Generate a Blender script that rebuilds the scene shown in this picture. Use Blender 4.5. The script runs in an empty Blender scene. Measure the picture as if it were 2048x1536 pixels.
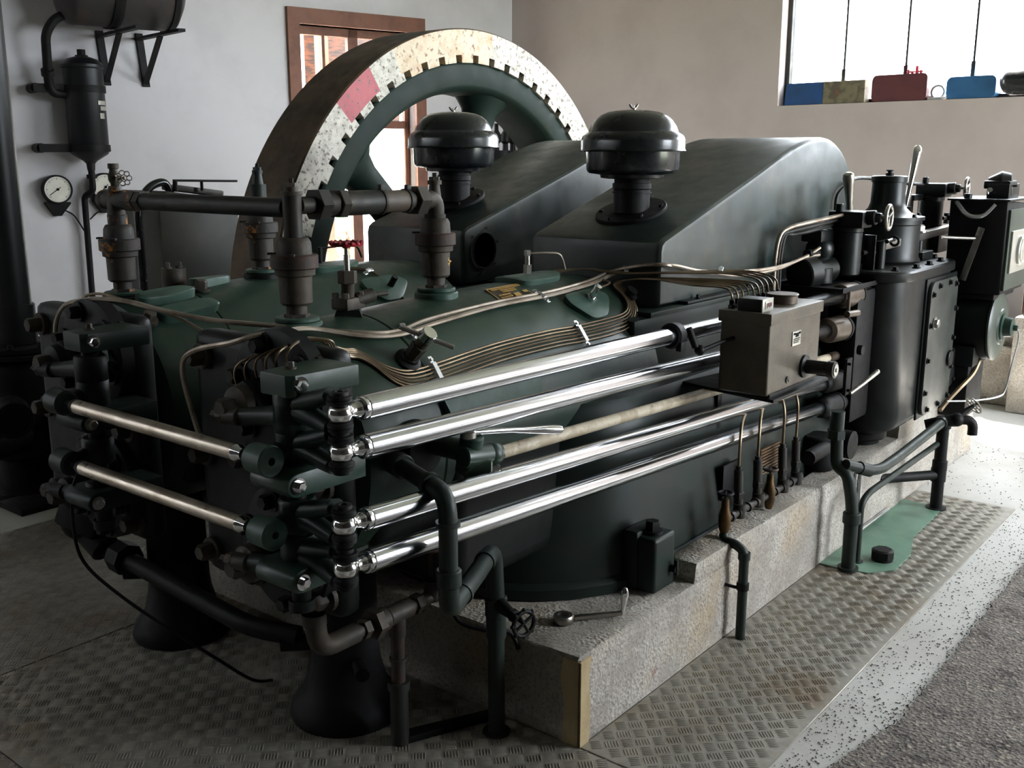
import bpy, bmesh, math, random
from mathutils import Vector, Matrix, Euler
from math import pi, sin, cos, radians, atan2, sqrt
rnd = random.Random(7)
S = bpy.context.scene
COL = S.collection

# ---------------------------------------------------------------- camera
F, HH = 2046.0, 1.6
tilt, hd = math.atan(454/2046.0), math.atan(1680/2096.4)
fw = Vector((cos(hd)*cos(tilt), sin(hd)*cos(tilt), -sin(tilt)))
rt = Vector((sin(hd), -cos(hd), 0)); up = rt.cross(fw)
cd = bpy.data.cameras.new('camera'); cam = bpy.data.objects.new('camera', cd); COL.objects.link(cam)
cd.sensor_width = 36.0; cd.lens = F/2048*36.0; cd.clip_start = .05; cd.clip_end = 200
cam.matrix_world = Matrix.Translation((0, 0, HH)) @ Matrix((rt, up, -fw)).transposed().to_4x4()
S.camera = cam
# ---------------------------------------------------------------- world, sun, exposure
W = bpy.data.worlds.new('world'); S.world = W; W.use_nodes = True
bg = W.node_tree.nodes['Background']
bg.inputs[0].default_value = (.86, .93, 1.0, 1); bg.inputs[1].default_value = 1.15
sd = bpy.data.lights.new('sun', 'SUN'); sun = bpy.data.objects.new('sun', sd); COL.objects.link(sun)
sd.energy = 4.0; sd.angle = radians(.53); sd.color = (1, .97, .93)
sun.rotation_euler = Vector((-.68*.64, -.73*.64, -.77)).to_track_quat('-Z', 'Y').to_euler()
def portal(name, loc, n, sx, sz):
    l = bpy.data.lights.new(name, 'AREA'); l.shape = 'RECTANGLE'; l.size = sx; l.size_y = sz
    l.cycles.is_portal = True
    o = bpy.data.objects.new(name, l); COL.objects.link(o); o.location = loc
    o.rotation_euler = Vector(n).to_track_quat('-Z', 'Z').to_euler()
portal('daylight_side', (6.2, -2.98, 2.15), (0, 1, 0), 3.6, 2.9)
portal('daylight_end', (7.76, 1.6, 2.85), (-.995, .1, 0), 4.0, 1.7)
portal('daylight_left', (6.6, 7.0, 1.75), (-.24, -.97, 0), 1.1, 2.0)
vs = S.view_settings
vs.view_transform = 'Standard'; vs.look = 'None'; vs.exposure = 4.5; vs.gamma = 1; vs.use_curve_mapping = False
S.cycles.use_denoising = True
S.cycles.max_bounces = 8; S.cycles.diffuse_bounces = 5; S.cycles.glossy_bounces = 4
S.cycles.caustics_reflective = False; S.cycles.caustics_refractive = False

# ---------------------------------------------------------------- mesh helpers
def V(*a): return Vector(a)
def frame(ax):
    ax = Vector(ax).normalized()
    t = Vector((0, 0, 1)) if abs(ax.z) < .9 else Vector((1, 0, 0))
    u = t.cross(ax).normalized(); return u, ax.cross(u), ax
class B:
    def __init__(s): s.m = bmesh.new()
    def merge(s, t):
        me = bpy.data.meshes.new('t'); t.to_mesh(me); t.free(); s.m.from_mesh(me); bpy.data.meshes.remove(me); return s
    def box(s, c, d, rot=None, bev=0, seg=2):
        t = bmesh.new(); bmesh.ops.create_cube(t, size=1)
        M = Matrix.Translation(c) @ ((rot if isinstance(rot, Matrix) else Euler(rot).to_matrix()).to_4x4() if rot is not None else Matrix()) @ Matrix.Diagonal((*d, 1))
        bmesh.ops.transform(t, matrix=M, verts=t.verts)
        if bev: bmesh.ops.bevel(t, geom=t.edges[:], offset=bev, segments=seg, affect='EDGES', profile=.6)
        return s.merge(t)
    def box2(s, a, b, bev=0, seg=2):
        a, b = Vector(a), Vector(b)
        return s.box((a+b)/2, [abs(v) for v in b-a], None, bev, seg)
    def lathe(s, o, ax, prof, n=24, sx=1, sy=1, a0=0, a1=2*pi):
        u, v, w = frame(ax); o = Vector(o); rings = []; full = abs(a1-a0-2*pi) < 1e-6
        k = n if full else n+1
        for h, r in prof:
            if r < 1e-6: rings.append([s.m.verts.new(o+w*h)])
            else: rings.append([s.m.verts.new(o+w*h+u*(r*sx*cos(a0+(a1-a0)*i/n))+v*(r*sy*sin(a0+(a1-a0)*i/n))) for i in range(k)])
        for A, C in zip(rings, rings[1:]):
            for i in range(n):
                j = (i+1) % k
                q = [A[i % len(A)], A[j % len(A)], C[j % len(C)], C[i % len(C)]]
                q2 = []
                for x in q:
                    if x not in q2: q2.append(x)
                if len(q2) > 2:
                    try: s.m.faces.new(q2)
                    except ValueError: pass
        return s
    def cyl(s, a, b, r, r2=None, n=20, bev=0):
        a, b = Vector(a), Vector(b); L = (b-a).length; r2 = r if r2 is None else r2
        p = [(0, 0), (0, r-bev), (bev, r), (L-bev, r2), (L, r2-bev), (L, 0)] if bev else [(0, 0), (0, r), (L, r2), (L, 0)]
        return s.lathe(a, b-a, p, n)
    def nut(s, p, ax, r, h, n=6):
        return s.lathe(p, ax, [(0, 0), (0, r), (h*.8, r), (h, r*.8), (h, 0)], n)
    def bolt(s, p, ax, r, h):
        ax = Vector(ax).normalized(); p = Vector(p)
        s.cyl(p, p+ax*h*.25, r*1.45, n=14); return s.nut(p+ax*h*.25, ax, r, h*.75)
    def sphere(s, c, r, n=16, sc=(1, 1, 1)):
        t = bmesh.new(); bmesh.ops.create_uvsphere(t, u_segments=n, v_segments=n//2+2, radius=r)
        bmesh.ops.transform(t, matrix=Matrix.Translation(c) @ Matrix.Diagonal((*sc, 1)), verts=t.verts); return s.merge(t)
    def torus(s, c, ax, R, r, n=32, k=8):
        u, v, w = frame(ax); c = Vector(c); g = []
        for i in range(n):
            a = 2*pi*i/n; d = u*cos(a)+v*sin(a)
            g.append([s.m.verts.new(c+d*(R+r*cos(2*pi*j/k))+w*(r*sin(2*pi*j/k))) for j in range(k)])
        for i in range(n):
            for j in range(k): s.m.faces.new([g[i][j], g[(i+1) % n][j], g[(i+1) % n][(j+1) % k], g[i][(j+1) % k]])
        return s
    def tube(s, pts, r, n=8, sm=0, fil=0, caps=True):
        pts = [Vector(p) for p in pts]
        if fil: pts = fillet(pts, fil)
        if sm: pts = catmull(pts, sm)
        N = len(pts); T = []
        if isinstance(r, (list, tuple)):
            r = [r[min(int(q), len(r)-2)]*(1-q+min(int(q), len(r)-2))+r[min(int(q), len(r)-2)+1]*(q-min(int(q), len(r)-2)) for q in [i*(len(r)-1)/(N-1) for i in range(N)]]
        for i in range(N):
            T.append((pts[min(i+1, N-1)]-pts[max(i-1, 0)]).normalized())
        u, v, w = frame(T[0]); R = []
        for i in range(N):
            if i:
                q = T[i-1].rotation_difference(T[i]); u = q @ u; v = q @ v
            rr = r[i] if isinstance(r, (list, tuple)) else r
            R.append([s.m.verts.new(pts[i]+u*(rr*cos(2*pi*j/n))+v*(rr*sin(2*pi*j/n))) for j in range(n)])
        for A, C in zip(R, R[1:]):
            for j in range(n): s.m.faces.new([A[j], A[(j+1) % n], C[(j+1) % n], C[j]])
        if caps: s.m.faces.new(R[0][::-1]); s.m.faces.new(R[-1])
        return s
    def prism(s, poly, off, bev=0, seg=2, twoside=True):
        t = bmesh.new(); off = Vector(off)
        a = [t.verts.new(p) for p in poly]; b = [t.verts.new(Vector(p)+off) for p in poly]; n = len(poly)
        t.faces.new(a[::-1]); t.faces.new(b)
        for i in range(n): t.faces.new([a[i], a[(i+1) % n], b[(i+1) % n], b[i]])
        bmesh.ops.recalc_face_normals(t, faces=t.faces[:])
        if bev:
            es = [e for e in t.edges if (e.verts[0] in a) == (e.verts[1] in a)]
            bmesh.ops.bevel(t, geom=es, offset=bev, segments=seg, affect='EDGES', profile=.5)
        return s.merge(t)
    def loft(s, rings, cap=True):
        R = [[s.m.verts.new(p) for p in r] for r in rings]; n = len(R[0])
        for A, C in zip(R, R[1:]):
            for j in range(n): s.m.faces.new([A[j], A[(j+1) % n], C[(j+1) % n], C[j]])
        if cap: s.m.faces.new(R[0][::-1]); s.m.faces.new(R[-1])
        return s
def fillet(pts, rad, k=6):
    out = [pts[0]]
    for a, b, c in zip(pts, pts[1:], pts[2:]):
        d1 = (a-b); d2 = (c-b); l = min(rad, d1.length*.49, d2.length*.49)
        p, q = b+d1.normalized()*l, b+d2.normalized()*l
        for i in range(k+1):
            t = i/k; out.append(p*(1-t)**2+b*(2*t*(1-t))+q*t*t)
    return out+[pts[-1]]
def catmull(P, k):
    o = []
    for i in range(len(P)-1):
        a, b, c, d = P[max(i-1, 0)], P[i], P[i+1], P[min(i+2, len(P)-1)]
        for j in range(k):
            t = j/k; o.append(.5*((2*b)+(c-a)*t+(2*a-5*b+4*c-d)*t*t+(3*b-a-3*c+d)*t**3))
    return o+[P[-1]]
def rrect(cx, cy, w, h, r, k=5):
    o = []
    for sx, sy, a in ((1, 1, 0), (-1, 1, 90), (-1, -1, 180), (1, -1, 270)):
        for i in range(k+1):
            t = radians(a+90*i/k); o.append((cx+sx*(w/2-r)+r*cos(t), cy+sy*(h/2-r)+r*sin(t)))
    return o
def link(name, b, m, parent=None, sharp=38):
    me = bpy.data.meshes.new(name)
    bmesh.ops.recalc_face_normals(b.m, faces=b.m.faces[:])
    for f in b.m.faces: f.smooth = True
    org = Vector((0, 0, 0)); r = parent
    while r is not None:
        org += r.location; r = r.parent
    if org.length: bmesh.ops.translate(b.m, vec=-org, verts=b.m.verts)
    b.m.to_mesh(me); b.m.free(); me.set_sharp_from_angle(angle=radians(sharp))
    for x in (m if isinstance(m, (list, tuple)) else [m]): me.materials.append(x)
    o = bpy.data.objects.new(name, me); COL.objects.link(o)
    if parent is not None: o.parent = parent
    return o
def thing(name, label, cat, loc=(0, 0, 0), group=None):
    o = bpy.data.objects.new(name, None); COL.objects.link(o); o.location = loc; o.empty_display_size = .05
    return tag(o, label, cat, group)
def tag(o, label, cat, group=None, kind=None):
    o['label'] = label; o['category'] = cat
    if group: o['group'] = group
    if kind: o['kind'] = kind
    return o
def solo(name, b, m, label, cat, group=None, kind=None): return tag(link(name, b, m), label, cat, group, kind)
def struct(name, b, m, parent=None):
    o = link(name, b, m, parent)
    if parent is None: o['kind'] = 'structure'
    return o
# ---------------------------------------------------------------- materials
def srgb(r, g, b):
    f = lambda c: (c/255/12.92 if c/255 <= .04045 else ((c/255+.055)/1.055)**2.4)
    return (f(r), f(g), f(b), 1)
class N:
    def __init__(s, name):
        s.m = bpy.data.materials.new(name); s.m.use_nodes = True; s.t = s.m.node_tree
        s.p = s.t.nodes['Principled BSDF']; s.tc = s.t.nodes.new('ShaderNodeTexCoord'); s.co = s.tc.outputs['Object']
    def n(s, k, **kw):
        x = s.t.nodes.new('ShaderNode'+k)
        for a, b in kw.items(): setattr(x, a, b)
        return x
    def l(s, a, b): s.t.links.new(a, b)
    def put(s, sock, v):
        if hasattr(v, 'is_linked') or isinstance(v, bpy.types.NodeSocket): s.l(v, sock)
        else: sock.default_value = v
    def noise(s, sc, det=4, ro=.6, co=None, dist=0):
        x = s.n('TexNoise'); x.inputs['Scale'].default_value = sc; x.inputs['Detail'].default_value = det
        x.inputs['Roughness'].default_value = ro; x.inputs['Distortion'].default_value = dist
        s.l(co or s.co, x.inputs['Vector']); return x.outputs[0]
    def ramp(s, v, a, b):
        x = s.n('MapRange'); x.clamp = True; x.interpolation_type = 'SMOOTHSTEP'
        s.l(v, x.inputs[0]); x.inputs[1].default_value = a; x.inputs[2].default_value = b; return x.outputs[0]
    def mix(s, f, a, b):
        x = s.n('Mix', data_type='RGBA'); s.put(x.inputs[0], f); s.put(x.inputs[6], a); s.put(x.inputs[7], b); return x.outputs[2]
    def math(s, op, a, b=0, c=0):
        x = s.n('Math', operation=op); s.put(x.inputs[0], a); s.put(x.inputs[1], b); s.put(x.inputs[2], c); return x.outputs[0]
    def mapv(s, rot=(0, 0, 0), sc=(1, 1, 1), loc=(0, 0, 0)):
        x = s.n('Mapping'); s.l(s.co, x.inputs[0]); x.inputs[1].default_value = loc; x.inputs[2].default_value = rot; x.inputs[3].default_value = sc; return x.outputs[0]
    def bump(s, h, st=.3, d=.01):
        x = s.n('Bump'); x.inputs['Strength'].default_value = st; x.inputs['Distance'].default_value = d
        s.l(h, x.inputs['Height']); s.l(x.outputs[0], s.p.inputs['Normal'])
    def fin(s, col, rough=.5, metal=0):
        s.put(s.p.inputs['Base Color'], col); s.put(s.p.inputs['Roughness'], rough); s.put(s.p.inputs['Metallic'], metal); return s.m
def mat(name, c, c2=None, ns=6, a=.42, b=.65, rough=.5, rough2=None, metal=0, bump=0, bs=40, spot=None, sps=9, spa=.6, spb=.68, coat=0, spec=.5):
    x = N(name); col = c
    f = x.ramp(x.noise(ns), a, b)
    if c2: col = x.mix(f, c, c2)
    r = rough
    if rough2 is not None:
        r = x.n('MapRange'); x.l(x.noise(ns*2.3, 5), r.inputs[0]); r.inputs[1].default_value = .3; r.inputs[2].default_value = .7
        r.inputs[3].default_value = rough; r.inputs[4].default_value = rough2; r = r.outputs[0]
    if spot: col = x.mix(x.ramp(x.noise(sps, 6, .7), spa, spb), col, spot)
    if bump: x.bump(x.noise(bs, 5), bump, .004)
    x.p.inputs['Specular IOR Level'].default_value = spec
    if coat: x.p.inputs['Coat Weight'].default_value = coat; x.p.inputs['Coat Roughness'].default_value = .12
    return x.fin(col, r, metal)
G = lambda *a: srgb(*a)
GREEN = mat('green_engine_paint', G(32, 53, 43), G(45, 60, 47), 5, .4, .7, .3, .5, bump=.12, bs=25, spot=G(58, 56, 44), sps=7, spa=.6, spb=.78, spec=.42)
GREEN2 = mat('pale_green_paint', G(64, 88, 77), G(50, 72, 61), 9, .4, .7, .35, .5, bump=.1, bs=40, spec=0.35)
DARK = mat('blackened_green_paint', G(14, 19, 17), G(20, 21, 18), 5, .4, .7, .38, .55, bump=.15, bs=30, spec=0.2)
BED = mat('engine_bed_paint', G(22, 36, 30), G(28, 32, 27), 3, .4, .7, .36, .5, bump=.1, bs=14, spot=G(36, 38, 34), sps=5, spa=.6, spb=.8, spec=0.25)
HOOD = mat('hood_paint', G(31, 45, 43), G(52, 56, 49), 4, .38, .7, .28, .5, bump=.05, bs=9, spot=G(84, 82, 68), sps=5, spa=.54, spb=.85, spec=.45)
BOXG = mat('gearbox_paint', G(17, 20, 19), G(24, 25, 22), 4, .4, .7, .32, .45, bump=.06, bs=12, spec=0.3)
BLACK = mat('black_gloss_enamel', G(22, 25, 27), G(30, 33, 34), 6, .4, .7, .22, .3, coat=.3)
SATIN = mat('black_satin_paint', G(20, 22, 23), G(25, 26, 26), 5, rough=.42, spec=0.3)
CPL = mat('grey_cover_plate', G(64, 66, 61), G(50, 52, 48), 6, .4, .7, .34, .46, .2, spot=G(40, 42, 40), sps=9, spa=.6, spb=.75)
SHIELD = mat('dull_green_shield', G(52, 62, 52), G(42, 50, 42), 5, rough=.4)
SOOT = mat('black_iron', G(14, 14, 14), G(22, 20, 18), 8, .4, .7, .5, .65, bump=.15, spec=0.2)
IRON = mat('weathered_iron', G(74, 66, 57), G(54, 51, 46), 12, .35, .65, .5, .7, .25, bump=.25, bs=60, spot=G(120, 74, 36), sps=9, spa=.64, spb=.75, spec=0.3)
PIPE = mat('dark_steel_pipe', G(44, 44, 42), G(56, 51, 45), 9, .4, .7, .42, .6, .3, bump=.12, bs=50, spec=0.3)
GPIPE = mat('green_grey_pipe', G(32, 42, 37), G(44, 48, 44), 7, .4, .7, .4, .55, .1, bump=.1, spec=0.3)
RUST = mat('rusty_pipe', G(68, 42, 28), G(40, 35, 31), 14, .35, .6, .55, .75, .15, bump=.3, bs=50)
RUSTV = mat('rust_stained_valve_iron', G(54, 48, 42), G(40, 38, 36), 12, .35, .65, .5, .7, .2, bump=.25, bs=60, spot=G(186, 122, 44), sps=13, spa=.55, spb=.66)
STEEL = mat('polished_steel', (.66, .67, .70, 1), None, rough=.16, metal=1)
DSTEEL = mat('tarnished_steel', (.42, .40, .37, 1), (.33, .30, .26, 1), 10, .35, .65, .28, .42, 1, spot=G(94, 74, 56), sps=16, spa=.62, spb=.74)
CHROME = mat('bright_steel', (.8, .8, .8, 1), None, rough=.12, metal=1)
TUBE = mat('oil_tube_copper', G(122, 106, 84), G(104, 88, 68), 6, .4, .6, .35, .5, .75)
TUBEG = mat('oil_tube_bright', G(158, 146, 132), G(124, 110, 96), 10, .45, .65, .35, .5, .75)
BRONZE = mat('bronze_sleeve', G(92, 80, 68), G(76, 66, 56), 10, .4, .7, .4, .5, .6)
BRASS = mat('dull_brass', G(98, 74, 46), G(62, 50, 36), 14, .4, .65, .35, .5, .8)
REDP = mat('red_paint', G(168, 26, 44), G(130, 24, 36), 16, .45, .65, .4, .5)
ALU = mat('aluminium_clip', (.75, .76, .78, 1), None, rough=.3, metal=1)
PALE = mat('pale_painted_pipe', G(196, 184, 160), G(170, 154, 128), 18, .45, .6, .45, .6, spot=G(126, 106, 82), sps=22, spa=.62, spb=.7)
LUB = mat('hammered_grey_enamel', G(92, 84, 72), G(80, 74, 64), 14, .4, .7, .36, .45, .25, bump=.35, bs=140, spec=0.3)
LUBD = mat('lubricator_black', G(30, 30, 29), G(36, 35, 33), 9, .4, .7, .32, .4, spec=0.3)
RIMW = mat('flaking_white_rim_paint', G(214, 208, 194), G(182, 176, 162), 14, .4, .65, .6, .7, bump=.3, bs=60, spot=G(104, 92, 80), sps=40, spa=.52, spb=.63)
RIMC = mat('cream_rim_paint', G(216, 200, 172), G(200, 164, 124), 9, .45, .7, .6, .7, bump=.3, bs=60, spot=G(138, 92, 62), sps=30, spa=.53, spb=.66)
RIMR = mat('pink_red_rim_paint', G(178, 74, 80), G(166, 66, 74), 9, .4, .7, .5, .6, bump=.2, bs=60, spot=G(96, 74, 76), sps=40, spa=.57, spb=.63)
FACE = mat('brushed_rim_iron', G(104, 86, 66), G(68, 56, 44), 5, .35, .65, .42, .6, .3, bump=.1, spot=G(50, 42, 36), sps=12, spa=.55, spb=.7)
WOODB = mat('brown_stained_wood', G(124, 78, 56), G(104, 62, 44), 7, .4, .7, .55, .65, bump=.2, bs=20, spot=G(150, 108, 84), sps=14, spa=.66, spb=.75)
DARKW = mat('dark_timber_wall', G(52, 45, 38), G(42, 37, 32), 3, rough=.8)
CEIL = mat('grey_timber_ceiling', G(154, 154, 154), G(140, 140, 140), 2, rough=.9)
PLASTER = mat('white_plaster', G(212, 210, 212), G(203, 201, 203), 2, .4, .7, .85, .9, bump=.2, bs=14)
PLASTER2 = mat('warm_grey_plaster', G(196, 184, 177), G(188, 176, 169), 2, .4, .7, .85, .9, bump=.12, bs=14)
WHITEE = mat('gauge_face_white', G(222, 220, 206), G(210, 206, 190), 9, .4, .7, .4)
INK_SHADE = mat('black_ink_and_hole_shade', G(18, 18, 18), rough=.8, spec=.1)  # black print, and the painted dark of round holes
CROSS = mat('brown_patina_steel', (.50, .44, .37, 1), (.34, .28, .22, 1), 9, .35, .65, .26, .42, 1, spot=G(84, 66, 50), sps=16, spa=.58, spb=.72)
GREYB = mat('grey_green_tank_paint', G(72, 72, 64), G(84, 80, 70), 4, .4, .7, .45, .6, bump=.08)
BLUE = mat('blue_canister_paint', G(24, 74, 128), G(28, 66, 112), 9, .4, .7, .4)
BLUE2 = mat('pale_blue_canister_paint', G(50, 104, 150), G(44, 94, 140), 9, .4, .7, .4)
OLIVE = mat('flaking_olive_paint', G(124, 116, 88), G(90, 84, 66), 14, .4, .6, .6, spot=G(140, 84, 44), sps=12, spa=.6, spb=.7)
MAROON = mat('maroon_canister_paint', G(98, 50, 52), G(88, 44, 48), 8, .4, .7, .5)
GOLD = mat('gold_lettering', G(196, 156, 84), None, rough=.4, metal=.3)
PLATEK = mat('black_nameplate', G(28, 24, 18), None, rough=.4)
SILV = mat('silver_nameplate', G(180, 178, 168), None, rough=.35, metal=.6)
MGREEN = mat('worn_mint_green_paint', G(104, 136, 116), G(88, 118, 100), 5, .4, .7, .35, .5, spot=G(60, 62, 52), sps=10, spa=.64, spb=.75)
WOODCHIP = mat('pale_wood', G(196, 150, 100), None, rough=.7)
LEAF = mat('shrub_leaves', G(84, 118, 60), G(110, 140, 80), 6, .4, .6, .6)
EARTH = mat('outdoor_ground', G(120, 118, 100), G(96, 108, 74), 1.2, .4, .6, .9)
def glassmat(name, col, rough, alpha):
    x = N(name); t = x.n('BsdfTransparent'); mx = x.n('MixShader'); t.inputs[0].default_value = (1, 1, 1, 1)
    out = x.t.nodes['Material Output']; x.l(t.outputs[0], mx.inputs[1]); x.l(x.p.outputs[0], mx.inputs[2]); mx.inputs[0].default_value = alpha
    x.l(mx.outputs[0], out.inputs[0]); return x.fin(col, rough)
GLASS = glassmat('window_glass', (.01, .012, .012, 1), .03, .10)
def frost():
    x = N('frosted_glass'); x.p.inputs['Transmission Weight'].default_value = 0
    tr = x.n('BsdfTranslucent'); tp = x.n('BsdfTransparent'); a = x.n('MixShader'); b = x.n('MixShader')
    nz = x.ramp(x.noise(3, 5, .6, x.mapv(sc=(6, 6, .8))), .35, .7)
    tr.inputs[0].default_value = (.93, .92, .84, 1)
    x.l(tr.outputs[0], a.inputs[1]); x.l(tp.outputs[0], a.inputs[2]); x.l(x.math('MULTIPLY', nz, .5), a.inputs[0])
    x.l(a.outputs[0], x.t.nodes['Material Output'].inputs[0]); return x.m
FROST = frost()
def concrete():
    x = N('rough_cast_concrete')
    n1 = x.noise(5, 5, .65); n2 = x.noise(90, 3, .7); n3 = x.noise(2.3, 4, .6)
    c = x.mix(x.ramp(n1, .35, .65), G(150, 143, 133), G(178, 172, 162))
    c = x.mix(x.math('MULTIPLY', x.ramp(n3, .5, .75), .6), c, G(168, 146, 112))
    c = x.mix(x.math('MULTIPLY', x.ramp(n2, .5, .62), .55), c, G(112, 104, 96))
    c = x.mix(x.ramp(x.noise(4, 6, .7), .68, .74), c, G(128, 74, 50))
    v = x.n('TexVoronoi'); v.inputs['Scale'].default_value = 90; x.l(x.co, v.inputs['Vector'])
    h = x.math('ADD', x.math('MULTIPLY', v.outputs['Distance'], x.ramp(n1, .4, .6)), n2)
    x.bump(h, .7, .006); return x.fin(c, .9)
CONC = concrete()
def floorc():
    x = N('pale_concrete_floor')
    c = x.mix(x.ramp(x.noise(1.6, 5, .6), .35, .7), G(186, 184, 178), G(168, 164, 156))
    c = x.mix(x.math('MULTIPLY', x.ramp(x.noise(30, 5, .7), .58, .72), .5), c, G(120, 114, 106))
    x.bump(x.noise(60, 4), .2, .003); return x.fin(c, .62)
FLOORC = floorc()
def gravel():
    x = N('dark_gravel')
    v = x.n('TexVoronoi'); v.inputs['Scale'].default_value = 85; x.l(x.co, v.inputs['Vector'])
    n1 = x.noise(120, 3, .7); n2 = x.noise(9, 5, .7)
    c = x.mix(x.ramp(n1, .3, .7), G(84, 78, 74), G(136, 128, 120))
    c = x.mix(x.ramp(n2, .48, .66), c, G(70, 64, 60))
    c = x.mix(x.math('MULTIPLY', x.ramp(v.outputs['Color'], .7, .9), .5), c, G(176, 164, 148))
    x.bump(x.math('ADD', v.outputs['Distance'], n1), .9, .006); return x.fin(c, .9)
GRAVEL = gravel()
def tread(pat=True):
    x = N('five_bar_tread_plate' if pat else 'tread_plate_steel'); P = .0445
    m = x.mapv(rot=(0, 0, pi/4), sc=(1/P, 1/P, 1/P)); sp = x.n('SeparateXYZ'); x.l(m, sp.inputs[0])
    px, py = sp.outputs[0], sp.outputs[1]
    fx = x.math('FRACT', x.math('ADD', px, 1000)); fy = x.math('FRACT', x.math('ADD', py, 1000))
    ix = x.math('FLOOR', x.math('ADD', px, 1000)); iy = x.math('FLOOR', x.math('ADD', py, 1000))
    par = x.math('MODULO', x.math('ADD', ix, iy), 2)
    a = x.n('Mix'); x.l(par, a.inputs[0]); x.l(fx, a.inputs[2]); x.l(fy, a.inputs[3])
    b = x.n('Mix'); x.l(par, b.inputs[0]); x.l(fy, b.inputs[2]); x.l(fx, b.inputs[3])
    st = x.math('ABSOLUTE', x.math('SUBTRACT', x.math('FRACT', x.math('MULTIPLY', a.outputs[0], 5.0)), .5))
    bar = x.ramp(st, .30, .12)
    inx = x.ramp(x.math('ABSOLUTE', x.math('SUBTRACT', b.outputs[0], .5)), .40, .28)
    iny = x.ramp(x.math('ABSOLUTE', x.math('SUBTRACT', a.outputs[0], .5)), .5, .49)
    h = x.math('MULTIPLY', x.math('MULTIPLY', bar, inx), iny)
    grime = x.ramp(x.noise(1.5, 5, .6), .48, .72); g2 = x.ramp(x.noise(14, 5, .7), .35, .7)
    base = x.mix(grime, G(156, 151, 140), G(120, 94, 64)); base = x.mix(x.math('MULTIPLY', g2, .5), base, G(104, 100, 92))
    if not pat:
        x.bump(x.noise(120, 3), .15, .002)
        r = x.n('MapRange'); x.l(g2, r.inputs[0]); r.inputs[3].default_value = .3; r.inputs[4].default_value = .46
        return x.fin(base, r.outputs[0], .4)
    col = x.mix(x.math('MULTIPLY', h, .3), base, G(176, 172, 164))
    x.bump(h, 1.0, .012)
    r = x.n('MapRange'); x.l(g2, r.inputs[0]); r.inputs[3].default_value = .3; r.inputs[4].default_value = .46
    return x.fin(col, r.outputs[0], .35)
TREAD = tread(); TREADP = tread(False)
def plank():
    x = N('varnished_planks'); n = x.noise(3, 4, .6, x.mapv(sc=(1, 12, 12)))
    return x.fin(x.mix(x.ramp(n, .35, .65), G(88, 46, 18), G(32, 19, 13)), .6)
PLANK = plank()

# ---------------------------------------------------------------- room shell
CX, CY = 8.276, 6.632
dR = Vector((-.104, -.9946, 0)).normalized(); dL = Vector((-.97, .2425, 0)).normalized()
nR = Vector((-.9946, .104, 0)); nL = Vector((-.2425, -.97, 0))          # into the room
CORNER = Vector((CX, CY, 0))
def LW(t, z, off=0): return CORNER+dL*t+nL*off+Vector((0, 0, z))
def RW(t, z, off=0): return CORNER+dR*t+nR*off+Vector((0, 0, z))
def wall(name, P, length, ht, th, holes, m):
    """P(t,z,off) is the wall's inner face; holes = (t0,t1,z0,z1)"""
    ts = sorted({0, length, *[h[0] for h in holes], *[h[1] for h in holes]}); zs = sorted({0, ht, *[h[2] for h in holes], *[h[3] for h in holes]})
    b = B()
    ts2 = []
    for a, c in zip(ts, ts[1:]):
        cells = []
        for z0, z1 in zip(zs, zs[1:]):
            if any(h[0] <= a and c <= h[1] and h[2] <= z0 and z1 <= h[3] for h in holes): continue
            if cells and abs(cells[-1][1]-z0) < 1e-6: cells[-1][1] = z1
            else: cells.append([z0, z1])
        for z0, z1 in cells:
            r = []
            for off in (0, -th): r.append([P(a, z0, off), P(c, z0, off), P(c, z1, off), P(a, z1, off)])
            b.loft(r)
    return struct(name, b, m)
HT = 4.3
WIN_R = (2.995, 7.05, 2.0, 3.7)          # opening in the end wall (t along dR)
WIN_L = (1.145, 2.302, .55, 2.715)          # opening in the left wall
wall('wall_right', RW, 10.4, HT, .2, [WIN_R], PLASTER2)
wall('wall_left', LW, 11.8, HT, .28, [WIN_L], PLASTER)
SW = lambda t, z, off=0: Vector((9.2-t, -3.0+off, z))
WIN_S = [(1.2, 4.8, .7, 3.6)]
wall('wall_side', SW, 13.2, HT, .3, WIN_S, DARKW)
BW = lambda t, z, off=0: Vector((-3.6+off, -3.3+t, z))
wall('wall_back', BW, 13.2, HT, .3, [], DARKW)
struct('ceiling', B().prism([LW(11.9, HT, -.1), LW(0, HT, -.1)+dR*-.1, RW(10.4, HT, -.1)]+[V(-3.8, -3.2, HT)], (0, 0, .15)), CEIL)
struct('floor', B().box2((-3.9, -3.4, -.2), (9.4, 10.2, 0)), FLOORC)
struct('trim_ground', B().box2((-40, -40, -.5), (60, 60, -.22)), EARTH)
# window_1: brown wooden casement in the left wall
w = B(); t0, t1, z0, z1 = WIN_L
for a, c, e, f in ((t0-.11, t0, z0-.11, z1+.13), (t1, t1+.11, z0-.11, z1+.13), (t0, t1, z1, z1+.13), (t0, t1, z0-.11, z0)):
    w.loft([[LW(a, e, o), LW(c, e, o), LW(c, f, o), LW(a, f, o)] for o in (.035, -.16)])
win1 = struct('window_1', w, WOODB); w = B()
def bar(b, a, c, e, f, o0=-.1, o1=-.15): b.loft([[LW(a, e, o), LW(c, e, o), LW(c, f, o), LW(a, f, o)] for o in (o0, o1)])
tm = (t0+t1)/2
for s0, s1 in ((t0, tm), (tm, t1)):
    for a, c, e, f in ((s0, s0+.05, z0, z1), (s1-.05, s1, z0, z1), (s0, s1, z0, z0+.06), (s0, s1, z1-.07, z1), (s0, s1, 1.86, 1.93)): bar(w, a, c, e, f)
    bar(w, (s0+s1)/2-.014, (s0+s1)/2+.014, 1.93, z1, -.11, -.14)
link('sash', w, WOODB, win1)
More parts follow.
